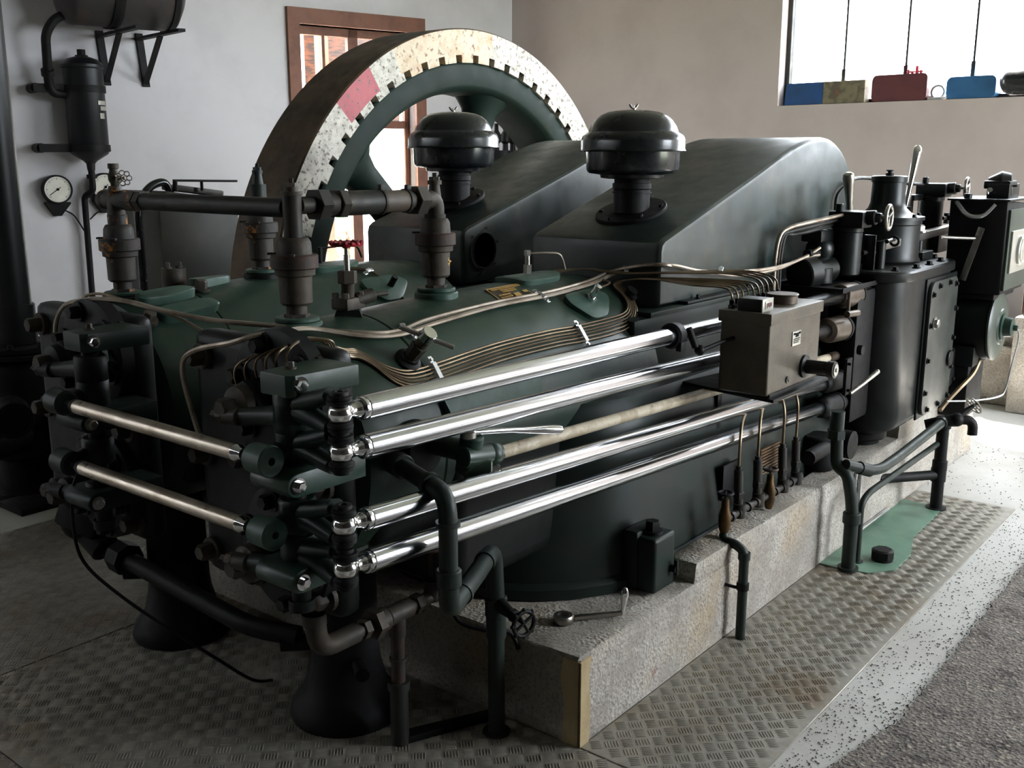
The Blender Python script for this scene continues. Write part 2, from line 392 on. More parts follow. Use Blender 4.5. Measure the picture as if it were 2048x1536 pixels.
for s0, s1 in ((t0, tm), (tm, t1)):
    g = B(); bar(g, s0+.05, s1-.05, 1.93, z1-.07, -.122, -.126); link('upper_pane', g, GLASS, win1)
    g = B(); bar(g, s0+.05, s1-.05, z0+.06, 1.86, -.122, -.126); link('lower_pane', g, FROST if s0 == t0 else GLASS, win1)
# window_2: tall opening with thin bars in the end wall
w = B(); t0, t1, z0, z1 = WIN_R
def barR(b, a, c, e, f, o0, o1): b.loft([[RW(a, e, o), RW(c, e, o), RW(c, f, o), RW(a, f, o)] for o in (o0, o1)])
barR(w, t0, t0+.04, z0, z1, -.09, -.14); barR(w, t1-.04, t1, z0, z1, -.09, -.14); barR(w, t0, t1, z1-.05, z1, -.09, -.14); barR(w, t0, t1, z0, z0+.03, -.09, -.14)
win2 = struct('window_2', w, PIPE)
for k in range(1, 8):
    t = t0+.012+k*.49
    g = B(); barR(g, t-.007, t+.007, z0+.03, z1-.05, -.10, -.12); barR(g, t-.014, t+.014, z0+.02, z0+.26, -.095, -.125); link('glazing_bar', g, PIPE, win2)
g = B(); barR(g, t0+.04, t1-.04, z0+.03, z1-.05, -.122, -.126); link('pane', g, GLASS, win2)
# side windows behind the camera
for k, (t0, t1, z0, z1) in enumerate(WIN_S):
    w = B(); y0, y1 = -3.15, -3.2
    for a, c, e, f in ((t0, t0+.06, z0, z1), (t1-.06, t1, z0, z1), (t0, t1, z0, z0+.06), (t0, t1, z1-.06, z1), (t0, t1, 2.5, 2.55)): w.box2((9.2-a, y0, e), (9.2-c, y1, f))
    for q in (1, 2, 3): w.box2((9.2-(t0+(t1-t0)*q/4)-.02, y0, z0), (9.2-(t0+(t1-t0)*q/4)+.02, y1, z1))
    struct('window_%d' % (3+k), w, PIPE)
# porch and shrub seen through the brown window
p = thing('porch_roof', 'brown boarded porch roof seen through the upper panes of the brown window', 'roof', LW(1.7, 0, -1.4))
b = B()
for k in range(9): b.loft([[LW(-.5, z, -.9-.13*k), LW(1.66, z, -.9-.13*k), LW(1.66, z, -1.03-.13*k), LW(-.5, z, -1.03-.13*k)] for z in (3.05, 3.08)])
link('boards', b, PLANK, p)
b = B()
for k in range(8): b.loft([[LW(-1.5, z, -1.2), LW(1.66, z, -1.2), LW(1.66, z, -1.23), LW(-1.5, z, -1.23)] for z in (1.95+.14*k, 2.0905+.14*k)])
link('gable_boards', b, PLANK, p)
b = B()
for t in (-.4, 1.5): b.loft([[LW(t, z, -1.0), LW(t+.1, z, -1.0), LW(t+.1, z, -1.1), LW(t, z, -1.1)] for z in (-.22, 3.05)])
link('post', b, WOODB, p)
b = B(); c0 = V(9.14, 10.127, .25)
for i in range(900):
    d = Vector((rnd.gauss(0, 1), rnd.gauss(0, 1), rnd.gauss(0, 1))).normalized()*(rnd.random()**.4)
    q = c0+Vector((d.x*1.3, d.y*.8, d.z*.62+.1)); u = Vector((rnd.uniform(-1, 1), rnd.uniform(-1, 1), rnd.uniform(-1, 1))).normalized()*.06; v2 = u.orthogonal().normalized()*.035
    b.m.faces.new([b.m.verts.new(q+k) for k in (u, v2, -u, -v2)])
s = link('shrub', b, LEAF); tag(s, 'green shrub outdoors behind the frosted lower panes', 'shrub')
link('stem', B().tube([c0+V(0, 0, -.53), c0+V(.05, 0, 0), c0+V(.1, .05, .4)], .03, sm=4), WOODB, s)
# ---------------------------------------------------------------- floor plates
def plate(x0, x1, y0, y1, label, real=False):
    b = B().box2((x0, y0, .0), (x1, y1, .006), .0015, 1); P = .0445; k = sqrt(.5)
    if real:
        n = int(6/P)
        for i in range(-n, n):
            for j in range(-n, n):
                p, q = (i+.5)*P, (j+.5)*P; cx, cy = (p+q)*k, (q-p)*k
                if not (x0+.012 < cx < x1-.012 and y0+.012 < cy < y1-.012): continue
                al, ac = (Vector((k, -k, 0)), Vector((k, k, 0))) if (i+j) % 2 else (Vector((k, k, 0)), Vector((k, -k, 0)))
                for m in range(5):
                    c = Vector((cx, cy, .0058))+ac*((m-2)*P*.19); L, w_ = P*.38, P*.05
                    e = [c+al*(L*a)+ac*(w_*d)+Vector((0, 0, z)) for a, d, z in ((-1, 0, 0), (-.75, -1, 0), (.75, -1, 0), (1, 0, 0), (.75, 1, 0), (-.75, 1, 0), (-.7, 0, .0024), (.7, 0, .0024))]
                    v = [b.m.verts.new(t_) for t_ in e]
                    for f_ in ((0, 1, 6), (1, 2, 7, 6), (2, 3, 7), (3, 4, 7), (4, 5, 6, 7), (5, 0, 6)): b.m.faces.new([v[g_] for g_ in f_])
    return solo('tread_plate', b, TREADP if real else TREAD, label, 'floor plate', 'tread plates round the engine')
plate(2.103, 4.98, .997, 1.4455, 'five-bar steel tread plate along the right foot of the concrete base', True)
plate(1.094, 2.098, .997, 3.098, 'steel tread plate in front of the base corner, under the near column', True)
plate(-.3, 1.089, .997, 3.098, 'steel tread plate at the lower left edge of the picture')
plate(-.3, 2.6, 3.104, 4.35, 'steel tread plate beside the dark pump, behind the cross rods')
b = B(); poly = rrect(4.27, 1.345, 1.0, .19, .03)
b.prism([(x, y, .006) for x, y in ((3.775, 1.445), (4.785, 1.445), (4.785, 1.26), (4.3, 1.245), (4.1, 1.19), (3.9, 1.185), (3.80, 1.26), (3.775, 1.36))], (0, 0, .004))
solo('cover_plate', b, MGREEN, 'mint green painted floor plate below the gearbox', 'floor plate')
b = B(); b.cyl((3.968, 1.262, .01), (3.968, 1.262, .022), .042, n=20); b.nut((3.968, 1.262, .022), (0, 0, 1), .045, .035, 8)
solo('screw_cap', b, SOOT, 'black octagonal screw cap on the mint green plate', 'cap')
# kerb strip of dark gravel and crumbs
b = B(); n = 300; top = []
rr = random.Random(3); A = []
for i in range(n+1):
    x = 1.2+i*4.2/n; A.append((x, .80+rr.uniform(-.006, .006)+(.09 if x < 2.75 else 0)*min(1, (2.8-x)*2) if x < 2.75 else .80+rr.uniform(-.006, .006), 0))
b.prism(A+[(5.4, -1.6, 0), (1.2, -1.6, 0)], (0, 0, .012))
solo('gravel_carpet', b, GRAVEL, 'dark grey gravel surface at the lower right', 'gravel', kind='stuff')
b = B()
for i in range(2600):
    x = rnd.uniform(1.9, 5.4); y = .995-abs(rnd.gauss(0, .13)); 
    if rnd.random() < .55: y = .8+abs(rnd.gauss(0, .035)) if rnd.random() < .6 else rnd.uniform(.8, .99)
    if rnd.random() < .22: x = rnd.uniform(1.9, 2.9)
    if y < .8 or y > .99: continue
    r = rnd.uniform(.0015, .0042); q = V(x, y, r*.5)
    vs_ = [b.m.verts.new(q+V(a*r*rnd.uniform(.6, 1.3), c*r*rnd.uniform(.6, 1.3), e*r*.8)) for a, c, e in ((1, 0, 0), (0, 1, 0), (-1, 0, 0), (0, -1, 0), (0, 0, 1))]
    for j in range(4): b.m.faces.new([vs_[j], vs_[(j+1) % 4], vs_[4]])
for i in range(500):
    x = rnd.uniform(5.0, 6.6); y = rnd.uniform(.4, 1.5); r = rnd.uniform(.002, .005); q = V(x, y, r*.5)
    vs_ = [b.m.verts.new(q+V(a*r, c*r, e*r*.8)) for a, c, e in ((1, 0, 0), (0, 1, 0), (-1, 0, 0), (0, -1, 0), (0, 0, 1))]
    for j in range(4): b.m.faces.new([vs_[j], vs_[(j+1) % 4], vs_[4]])
solo('crumbs', b, mat('stone_crumbs', G(96, 88, 82), G(70, 64, 60), 40, rough=.9), 'scattered stone crumbs on the pale concrete strip', 'crumbs', kind='stuff')
solo('wood_chip', B().box((2.42, .67, .02), (.035, .016, .01), (0, 0, .5), .003), WOODCHIP, 'small tan wood chip lying on the dark gravel', 'chip')
# ---------------------------------------------------------------- concrete base
def rough_block(name, b, amp=.0022):
    bmesh.ops.remove_doubles(b.m, verts=b.m.verts[:], dist=1e-5)
    bmesh.ops.subdivide_edges(b.m, edges=[e for e in b.m.edges if e.calc_length() > .1], cuts=26, use_grid_fill=True)
    r2 = random.Random(5)
    for v in b.m.verts:
        if v.co.z > .01: v.co += Vector((r2.uniform(-amp, amp), r2.uniform(-amp, amp), r2.uniform(-amp*.5, amp*.5)))
    return b
f = thing('engine_foundation', 'weathered concrete base under the engine with a stepped top', 'base', (2.1, 1.45, 0))
link('main_block', rough_block('a', B().box2((2.1, 1.447, 0), (5.9, 3.5, .27), .006, 1)), CONC, f)
link('kerb', rough_block('b', B().box2((2.745, 1.447, .262), (5.9, 1.558, .335), .006, 1), .003), CONC, f)
b = B(); tp = mat('tan_render_plaster', G(176, 156, 118), G(158, 138, 104), 9, .4, .65, rough=.85, bump=.3, bs=60)
b.prism([(2.096, 1.443, .002), (2.145, 1.443, .002), (2.15, 1.443, .10), (2.14, 1.443, .2), (2.152, 1.443, .262), (2.096, 1.443, .262)], (0, .006, 0), .001, 1)
b.prism([(2.096, 1.443, .002), (2.096, 1.505, .002), (2.096, 1.495, .12), (2.096, 1.51, .2), (2.096, 1.50, .262), (2.096, 1.443, .262)], (.006, 0, 0), .001, 1)
link('corner_render', b, tp, f)
link('rear_block', rough_block('c', B().box2((4.66, 1.45, .325), (5.88, 1.56, .392), .006, 1), .003), CONC, f)
# ================================================================ engine
Y1, DY, ZC = 2.10, .83, .84
def SP(x, deg, r, dy=0):           # a point on a cylinder jacket, angle from the top towards the camera's right
    a = radians(deg); return Vector((x, Y1+dy-r*sin(a), ZC+r*cos(a)))
def SN(deg): a = radians(deg); return Vector((0, -sin(a), cos(a)))
def plan_nose(cx, cy, hw, x1, off, n=14):
    p = [(x1, cy-hw-off), ]
    for i in range(n+1):
        a = radians(-90-180*i/n); p.append((cx+(hw+off)*cos(a)*1.0, cy+(hw+off)*sin(a)))
    return p+[(x1, cy+hw+off)]
def make_bed(dy, hw, lab):
    t = thing('engine', lab, 'engine', (2.3, Y1+dy, .273))
    b = B(); z0 = .274
    rings = []
    for z, o in ((z0, .065), (.306, .065), (.315, .058), (.322, .046), (.40, .038), (.52, .02), (.68, .004), (.80, -.01), (.86, -.05)):
        rings.append([Vector((x, y, z)) for x, y in plan_nose(2.73, Y1+dy, hw, 4.25, o)])
    b.loft(rings); link('bed_casting', b, BED, t, 30)
    b = B(); b.box2((2.86, Y1+dy-.33, .4), (4.86, Y1+dy+.33, 1.075), .03); link('crankcase', b, BED, t)
    b = B(); b.box2((2.95, Y1+dy-.335, 1.07), (4.88, Y1+dy+.335, 1.088), .004); link('hood_ledge', b, BED, t)
    return t
bedn = make_bed(0, .47, 'near green engine with a black and gold nameplate on its cylinder')
b = B()
b.box((2.635, 1.545, .365), (.125, .09, .18), None, .014, 3); b.box((2.635, 1.585, .375), (.14, .05, .19), None, .01)
fb = link('anchor_lug', b, BED, bedn)
b = B(); b.cyl((2.63, 1.545, .455), (2.63, 1.545, .465), .032, n=18); b.nut((2.63, 1.545, .465), (0, 0, 1), .025, .03); link('anchor_nut', b, SOOT, fb)
b = B(); b.cyl((2.675, 1.505, .335), (2.675, 1.48, .335), .013, n=12); b.box((2.675, 1.482, .34), (.01, .012, .05), None, .002); link('drain_plug', b, SOOT, fb)
b = B(); b.box((3.23, 1.585, .47), (.13, .012, .13), (0, 0, 0), .004); link('side_port', b, SOOT, bedn)  # raised black plate, painted dark in place of a shaded recess
b = B()
for i in range(9): b.box((3.57, 1.592, .42+i*.012), (.17, .008, .005))
link('data_plate', b, mat('tarnished_copper_plate', G(120, 92, 66), G(84, 66, 50), 20, rough=.5, metal=.3), bedn)
bedf = make_bed(DY, .215, 'far green engine, its cylinder left of the near one')

def make_cylinder(dy, t, near):
    ax = (1, 0, 0); o = (0, Y1+dy, ZC)
    b = B(); b.lathe(o, ax, [(1.60, 0), (1.60, .24), (1.612, .25), (1.66, .325), (1.70, .335), (1.92, .337), (1.925, .333), (1.93, .337), (2.2, .350), (2.5, .358), (2.80, .362), (2.99, .352), (3.045, .30), (3.045, 0)], 72)
    link('water_jacket', b, GREEN, t, 30)
    b = B(); b.box2((1.95, Y1+dy-.345, .42), (3.0, Y1+dy+.345, .84), .05, 3); b.box2((1.70, Y1+dy-.30, .61), (2.0, Y1+dy+.30, .84), .05, 3); link('lower_jacket', b, DARK, t)
    b = B(); b.box2((1.525, Y1+dy-.348, .50), (1.605, Y1+dy+.19, 1.165), .035, 3)
    hd_ = link('cylinder_head', b, DARK, t)
    for ky, kz in ((-.31, 1.12), (-.31, .84), (-.31, .56), (.14, 1.10), (.15, .84), (.15, .57), (-.02, .86)):
        q = Vector((1.525, Y1+dy+ky, kz))
        link('head_bolt', B().bolt(q, (-1, 0, 0), .024, .05), IRON, hd_)
    # inlet and exhaust valve bonnets with springs
    for z, nm in ((1.045, 'inlet_valve'), (.66, 'exhaust_valve')):
        b = B(); y = Y1+dy-.19
        fl_ = B().lathe((0, y, z), ax, [(1.485, 0), (1.485, .15), (1.492, .163), (1.53, .165), (1.53, 0)], 40)
        for k in range(6):
            a = radians(60*k+12); fl_.bolt((1.485, y+.128*sin(a), z+.128*cos(a)), (-1, 0, 0), .02, .036)
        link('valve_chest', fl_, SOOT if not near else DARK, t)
        b = B()
        b.lathe((0, y, z), ax, [(1.36, 0), (1.36, .018), (1.375, .045), (1.40, .048), (1.41, .03), (1.46, .03), (1.47, .062), (1.50, .066), (1.505, 0)], 24); v = link(nm, b, IRON if near else SOOT, t)
        link('stem_nut', B().nut((1.365, y, z), (-1, 0, 0), .026, .035), IRON, v)
        b = B(); pts = [Vector((1.40+.07*i/60, y+.05*cos(i*.5*pi), z+.05*sin(i*.5*pi))) for i in range(61)]
        b.tube(catmull(pts, 3), .006, 6); link('spring', b, SOOT, v)
    # valve pads on top
    for x, z in ((1.72, 1.180), (2.255, 1.205)):
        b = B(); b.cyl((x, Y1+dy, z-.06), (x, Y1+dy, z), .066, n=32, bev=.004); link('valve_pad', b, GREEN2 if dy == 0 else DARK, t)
    return t
cyn = make_cylinder(0, bedn, True)
cyf = make_cylinder(DY, bedf, False)
# covers with grease plugs on the near cylinder
def patch(poly, r, th, dy=0):      # poly in (x, deg) laid on the jacket, raised by th
    b = B(); n = len(poly); xm = sum(p[0] for p in poly)/n; dm = sum(p[1] for p in poly)/n
    rings = []
    for h, s in ((r-.02, 1.03), (r+th*.85, 1.03), (r+th, .96), ):
        rings.append([SP(xm+(x-xm)*s, dm+(d-dm)*s, h, dy) for x, d in poly])
    b.loft(rings, True); return b
def smooth_poly(p, k=5):
    P = [Vector((a, c, 0)) for a, c in p]; P2 = P+P[:1]; o = []
    n = len(P)
    for i in range(n):
        a, b_, c = P[i-1], P[i], P[(i+1) % n]
        p0, p1 = b_+(a-b_)*.3, b_+(c-b_)*.3
        for j in range(k):
            t = j/(k-1); o.append((p0*(1-t)**2+b_*(2*t*(1-t))+p1*t*t)[:2])
    return o
b = patch(smooth_poly([(2.66, 29), (2.83, 28), (2.87, 35), (2.78, 47), (2.70, 47), (2.65, 37)]), .362, .016); cv = link('hand_hole_cover', b, GREEN2, cyn)
b = B(); q = SP(2.765, 35, .372); b.cyl(q, q+SN(35)*.012, .018, n=6); b.cyl(q, q+SN(35)*.05, .011, n=14); b.cyl(q+SN(35)*.05, q+SN(35)*.056, .0125, n=14); link('grease_plug', b, CHROME, cv)
b = patch(smooth_poly([(2.60, 12), (2.60, -10), (2.70, -14), (2.84, -12), (2.86, 2), (2.78, 12)]), .355, .022); cv2 = link('top_cover', b, GREEN2, cyn)
b = B(); q = SP(2.72, -2, .377); b.cyl(q, q+V(0, 0, .03), .015, n=6); b.cyl(q, q+V(0, 0, .075), .009, n=12); b.cyl(q+V(0, 0, .06), q+V(0, 0, .078), .012, n=6); link('lubricator_plug', b, DSTEEL, cv2)
b = patch([(2.425, 8), (2.60, 6), (2.565, 21.5), (2.392, 23.5)], .3562, .004); npl = link('nameplate', b, PLATEK, cyn); npl['label'] = 'black nameplate with worn gold lettering'
gb = B()
def npt(u, v): return (2.425+(2.392-2.425)*v+(.175)*u, 8+15.5*v-2*u)
def gl(u0, u1, v0, v1):
    gb.loft([[SP(*npt(u, v), h) for u, v in ((u0, v0), (u1, v0), (u1, v1), (u0, v1))] for h in (.3598, .3612)])
for u0, u1, v0, v1 in ((0, 1, 0, .03), (0, 1, .97, 1), (0, .02, 0, 1), (.98, 1, 0, 1), (.5, .68, .68, .9), (.8, .95, .62, .78)): gl(u0, u1, v0, v1)
rq = random.Random(11)
for v0, v1, us in ((.10, .22, (.08, .92)), (.28, .36, (.3, .7)), (.42, .5, (.3, .72)), (.6, .68, (.1, .45)), (.76, .84, (.1, .42))):
    u = us[0]
    while u < us[1]:
        l = rq.uniform(.02, .05); gl(u, u+l, v0, v1); u += l+.018
link('lettering', gb, GOLD, npl)
# shield plate low on the near jacket and seam ring
b = patch([(1.93, 66), (2.34, 66), (2.33, 78), (1.96, 80)], .352, .006); link('jacket_patch', b, GREEN2, cyn)
# lugs and bolts on the far head top
for i, pl_ in enumerate((([(1.70, 14), (1.88, 10), (1.92, 16), (1.80, 22), (1.71, 22)], 1), ([(1.70, 30), (1.92, 26), (1.94, 33), (1.74, 38)], 0), ([(1.96, -4), (2.1, -8), (2.12, 2), (1.98, 6)], 0))):
    b = patch(smooth_poly(pl_[0]), .338, .03, DY); link('casting_lug', b, GREEN2, cyf)
for x, d in ((1.96, 10), (1.68, 34)):
    q = SP(x, d, .34, DY); link('lug_bolt', B().bolt(q, SN(d), .02, .035), IRON, cyf)
b = B(); q = Vector((1.98, Y1+DY+.12, 1.16)); b.cyl(q, q+V(0, 0, .075), .04, n=20); b.bolt(q+V(-.022, 0, .075), (0, 0, 1), .009, .02); b.bolt(q+V(.022, 0, .075), (0, 0, 1), .009, .02); link('stud_boss', b, IRON, cyf)
b = B(); b.tube([SP(1.60, 40, .345, DY), SP(1.54, 42, .36, DY), V(1.5, Y1+DY-.27, 1.10), V(1.47, Y1+DY-.33, 1.04)], .018, 4); link('head_strut', b, GREEN, cyf)
# far hand hole cover and clips
b = patch(smooth_poly([(2.55, 29), (2.72, 28), (2.76, 35), (2.67, 47), (2.59, 47), (2.54, 37)]), .36, .016, DY); c3 = link('hand_hole_cover', b, GREEN2, cyf)
b = B(); q = SP(2.66, 37, .37, DY); b.cyl(q, q+SN(37)*.045, .012, n=12); link('grease_plug', b, SOOT, c3)
b = patch(smooth_poly([(2.44, 12), (2.44, -10), (2.7, -12), (2.7, 2), (2.62, 12)]), .355, .022, DY); c4 = link('top_cover', b, GREEN2, cyf)
b = B(); q = SP(2.52, 0, .375, DY); b.cyl(q, q+V(0, 0, .06), .009, n=12); b.tube([q+V(0, 0, .055), q+V(.10, -.02, .06), q+V(.17, -.02, .055), q+V(.19, -.02, .01)], .004, 6, fil=.02); link('lubricator_plug', b, SOOT, c4)

# ---------------------------------------------------------------- T-handle indicator plug on the near cylinder
d = SN(45); q = SP(1.885, 45, .338); t = thing('indicator_plug', 'steel indicator plug with T-bar on the near cylinder, above the tube bundle', 'plug', q)
b = B(); b.lathe(q, d, [(-.01, 0), (-.01, .038), (.006, .036), (.012, .026), (.02, .024), (.02, 0)], 24); link('flange', b, SOOT, t)
b = B(); b.cyl(q+d*.018, q+d*.05, .021, n=6); b.cyl(q+d*.05, q+d*.066, .023, n=6); b.cyl(q+d*.066, q+d*.09, .0175, n=20); link('body', b, IRON, t)
b = B(); b.cyl(q+d*.09, q+d*.118, .0215, n=20, bev=.002); link('cap', b, CHROME, t)
b = B(); r_ = Vector((.62, -.55, -.35)).normalized(); b.cyl(q+d*.098-r_*.075, q+d*.098+r_*.075, .0068, n=12, bev=.001); link('tee_bar', b, DSTEEL, t)

# ---------------------------------------------------------------- check valves and the starting-air manifold
def check_valve(x, dy, z, lab, tee):
    y = Y1+dy; m = RUSTV if dy else IRON
    t = thing('check_valve', lab, 'valve', (x, y, z), 'starting-air check valves')
    L = lambda prof: B().lathe((x, y, z), (0, 0, 1), prof, 28)
    link('base_flange', B().cyl((x, y, z), (x, y, z+.012), .058, n=32, bev=.003), GREEN2, t)
    b = B().cyl((x, y, z+.01), (x, y, z+.02), .034, n=6); b.lathe((x, y, z), (0, 0, 1), [(.018, 0), (.018, .027), (.045, .027), (.046, 0)], 20); link('neck', b, m, t)
    link('body', L([(.043, 0), (.043, .036), (.05, .042), (.118, .043), (.122, .052), (.138, .053), (.142, 0)]), m, t)
    b = L([(.138, 0), (.138, .058), (.141, .061), (.172, .061), (.175, .058), (.175, 0)])
    for a in (.6, 2.2, 3.9): b.box((x+.058*cos(a), y+.058*sin(a), z+.176), (.022, .016, .006), (0, 0, a), .001)
    link('union_ring', b, RUST if not dy else RUSTV, t)
    link('bonnet', L([(.174, 0), (.174, .046), (.205, .044), (.216, .038), (.218, .034), (.218, 0)]), m, t)
    return t
PZ = 1.478
cv1 = check_valve(1.72, 0, 1.18, 'check valve on the front of the near cylinder, under the pipe corner', 'tee')
cv2_ = check_valve(2.255, 0, 1.205, 'check valve on the rear of the near cylinder, with a yellow paint mark', 'elbow')
cv3 = check_valve(1.72, DY, 1.18, 'rusty yellow-stained check valve on the front of the far cylinder', 'cross')
cv4 = check_valve(2.255, DY, 1.205, 'check valve on the rear of the far cylinder, behind the cross pipe', 'elbow')
b = B(); q = V(2.255, Y1-.0435, 1.205+.09)
for a in (.35, 2.0, 3.6, 5.2): b.box(q+V(.006*cos(a)+.012, .004, .007*sin(a)), (.012, .004, .004), (0, a, 0))
link('paint_mark', b, mat('yellow_paint', G(190, 150, 70), None, rough=.6), cv2_)
mf = thing('air_manifold', 'starting-air pipe with hexagon unions joining the four check valves', 'pipe', (1.72, Y1, PZ))
z0 = 1.18+.216
def cap(b, q, r): 
    b.cyl(q, q+V(0, 0, .012), r, n=16); b.cyl(q+V(0, 0, .012), q+V(0, 0, .022), r*.8, n=6); b.cyl(q+V(0, 0, .022), q+V(0, 0, .034), r*.4, n=4)
b = B(); b.lathe((1.72, Y1, z0), (0, 0, 1), [(0, 0), (0, .0245), (.03, .0245), (.108, .025), (.112, .025), (.112, .0)], 24); link('riser', b, PIPE, mf)
b = B(); b.cyl((1.72, Y1, z0+.108), (1.72, Y1, z0+.118), .0285, n=20); cap(b, V(1.72, Y1, z0+.118), .018); link('riser_cap', b, IRON, mf)
X = lambda a, c, r, n=20, bev=.002: B().cyl((a, Y1, PZ), (c, Y1, PZ), r, n=n, bev=bev)
link('branch', X(1.74, 1.80, .0225), PIPE, mf); link('hexagon_union', X(1.79, 1.828, .044, 6), PIPE, mf)
link('sleeve', X(1.828, 1.865, .03), PIPE, mf); link('hexagon_union', X(1.865, 1.893, .041, 6), PIPE, mf)
b = X(1.893, 2.03, .0335); link('hose', b, PIPE, mf)
b = X(2.022, 2.034, .0365); b.box((2.028, Y1-.01, PZ+.04), (.016, .014, .016), None, .002); link('hose_clamp', b, PIPE, mf)
link('hose', X(2.034, 2.13, .031), mat('brown_rubber_hose', G(82, 70, 58), G(70, 62, 54), 12, rough=.6), mf)
b = X(2.125, 2.14, .0345); b.box((2.132, Y1-.01, PZ+.038), (.016, .014, .014), None, .002); link('hose_clamp', b, PIPE, mf)
link('sleeve', X(2.14, 2.16, .028), IRON, mf); link('hexagon_union', X(2.158, 2.20, .045, 6), IRON, mf)
z1 = 1.205+.214
b = B(); b.tube([V(2.195, Y1, PZ), V(2.255, Y1, PZ), V(2.255, Y1, z1)], [.026]*6+[.03]*4, 20, fil=.035) if False else b.tube([V(2.195, Y1, PZ), V(2.255, Y1, PZ), V(2.255, Y1, z1)], .028, 20, fil=.04)
b.cyl((2.255, Y1, PZ), (2.255, Y1, PZ+.045), .02, .015, n=18); b.cyl((2.197, Y1, PZ), (2.206, Y1, PZ), .031, n=20); b.cyl((2.255, Y1, z1-.002), (2.255, Y1, z1+.016), .032, n=20); el = link('elbow', b, IRON, mf)
b = B(); cap(b, V(2.255, Y1, PZ+.043), .021); link('elbow_cap', b, IRON, mf)
yf = Y1+DY
b = B(); b.cyl((1.72, Y1+.02, PZ-.006), (1.72, yf-.13, PZ-.006), .0255, n=24); link('cross_pipe', b, PIPE, mf)
b = B(); b.cyl((1.72, yf-.16, PZ-.006), (1.72, yf-.13, PZ-.006), .032, n=6); b.cyl((1.72, yf-.13, PZ-.006), (1.72, yf-.075, PZ-.006), .0345, n=6); b.cyl((1.72, yf-.075, PZ-.006), (1.72, yf-.03, PZ-.006), .029, n=20); link('hexagon_union', b, RUSTV, mf)
b = B(); b.lathe((1.72, yf, z0), (0, 0, 1), [(-.002, 0), (-.002, .029), (.03, .03), (.032, .026), (.06, .027), (.10, .024), (.118, .018), (.12, 0)], 22); b.cyl((1.72, yf-.05, PZ-.006), (1.72, yf+.06, PZ-.006), .026, n=20); b.sphere((1.72, yf+.06, PZ-.006), .03, 14); link('cross_fitting', b, RUSTV, mf)
b = B(); b.cyl((2.255, yf, z1), (2.255, yf, z1+.09), .028, n=18); b.cyl((2.255, yf, z1+.088), (2.255, yf, z1+.13), .02, .014, n=16); cap(b, V(2.255, yf, z1+.125), .018); link('rear_elbow', b, GPIPE, mf)
# small blow-off cock with a seven-loop wheel on the far fitting
t = thing('blow_off_cock', 'small steel cock with a looped wheel on top of the yellow-stained check valve', 'valve', (1.72, yf, z0+.118))
b = B(); b.lathe((1.72, yf, z0), (0, 0, 1), [(.112, 0), (.112, .011), (.125, .012), (.135, .017), (.15, .018), (.16, .013), (.168, .012), (.17, .016), (.185, .016), (.185, 0)], 18); link('body', b, IRON, t)
b = B(); ctr = V(1.722, yf-.05, z0+.142); dq = Vector((-.5, -.85, .1)).normalized(); b.cyl(V(1.72, yf, z0+.142), ctr, .007, n=10); u, v, w_ = frame(dq)
for k in range(7):
    a = 2*pi*k/7; b.torus(ctr+(u*cos(a)+v*sin(a))*.016, dq, .0072, .0017, 18, 6)
b.sphere(ctr, .006, 10); link('looped_wheel', b, DSTEEL, t)
# red hand wheel stop valve
t = thing('stop_valve', 'stop valve with red hand wheel on the near cylinder', 'valve', (1.90, Y1, 1.17)); q = V(1.90, Y1, 1.17)
b = B(); b.lathe(q, (0, 0, 1), [(-.01, 0), (-.01, .06), (.022, .044), (.022, 0)], 4); link('base_pad', b, SOOT, t)
b = B(); b.box(q+V(0, 0, .038), (.075, .062, .034), (0, 0, .1), .008); 
for sx in (-1, 1):
    for sy in (-1, 1): b.nut(q+V(sx*.027, sy*.021, .054), (0, 0, 1), .0095, .014)
link('flange', b, IRON, t)
b = B(); b.lathe(q, (0, 0, 1), [(.05, 0), (.05, .019), (.09, .018), (.093, .02), (.093, 0)], 18); b.cyl(q+V(0, 0, .092), q+V(0, 0, .127), .027, n=6, bev=.002); link('bonnet_nut', b, IRON, t)
b = B(); b.cyl(q+V(0, 0, .126), q+V(0, 0, .195), .0065, n=12); b.cyl(q+V(0, 0, .126), q+V(0, 0, .17), .009, n=10); link('stem', b, DSTEEL, t)
b = B(); b.cyl(q+V(.015, -.01, .045), q+V(.075, -.022, .055), .02, n=18, bev=.004); b.cyl(q+V(.07, -.02, .055), q+V(.12, -.03, .056), .007, n=10); link('side_outlet', b, IRON, t)
b = B(); c = q+V(0, 0, .20)
b.torus(c, (0, 0, 1), .039, .0062, 40, 8)
for k in range(16): a = 2*pi*k/16; b.sphere(c+V(.043*cos(a), .043*sin(a), .003), .0055, 8)
for k in range(5): a = 2*pi*k/5; b.cyl(c, c+V(.038*cos(a), .038*sin(a), -.002), .004, n=8)
b.cyl(c-V(0, 0, .012), c+V(0, 0, .006), .011, n=14); link('hand_wheel', b, REDP, t)
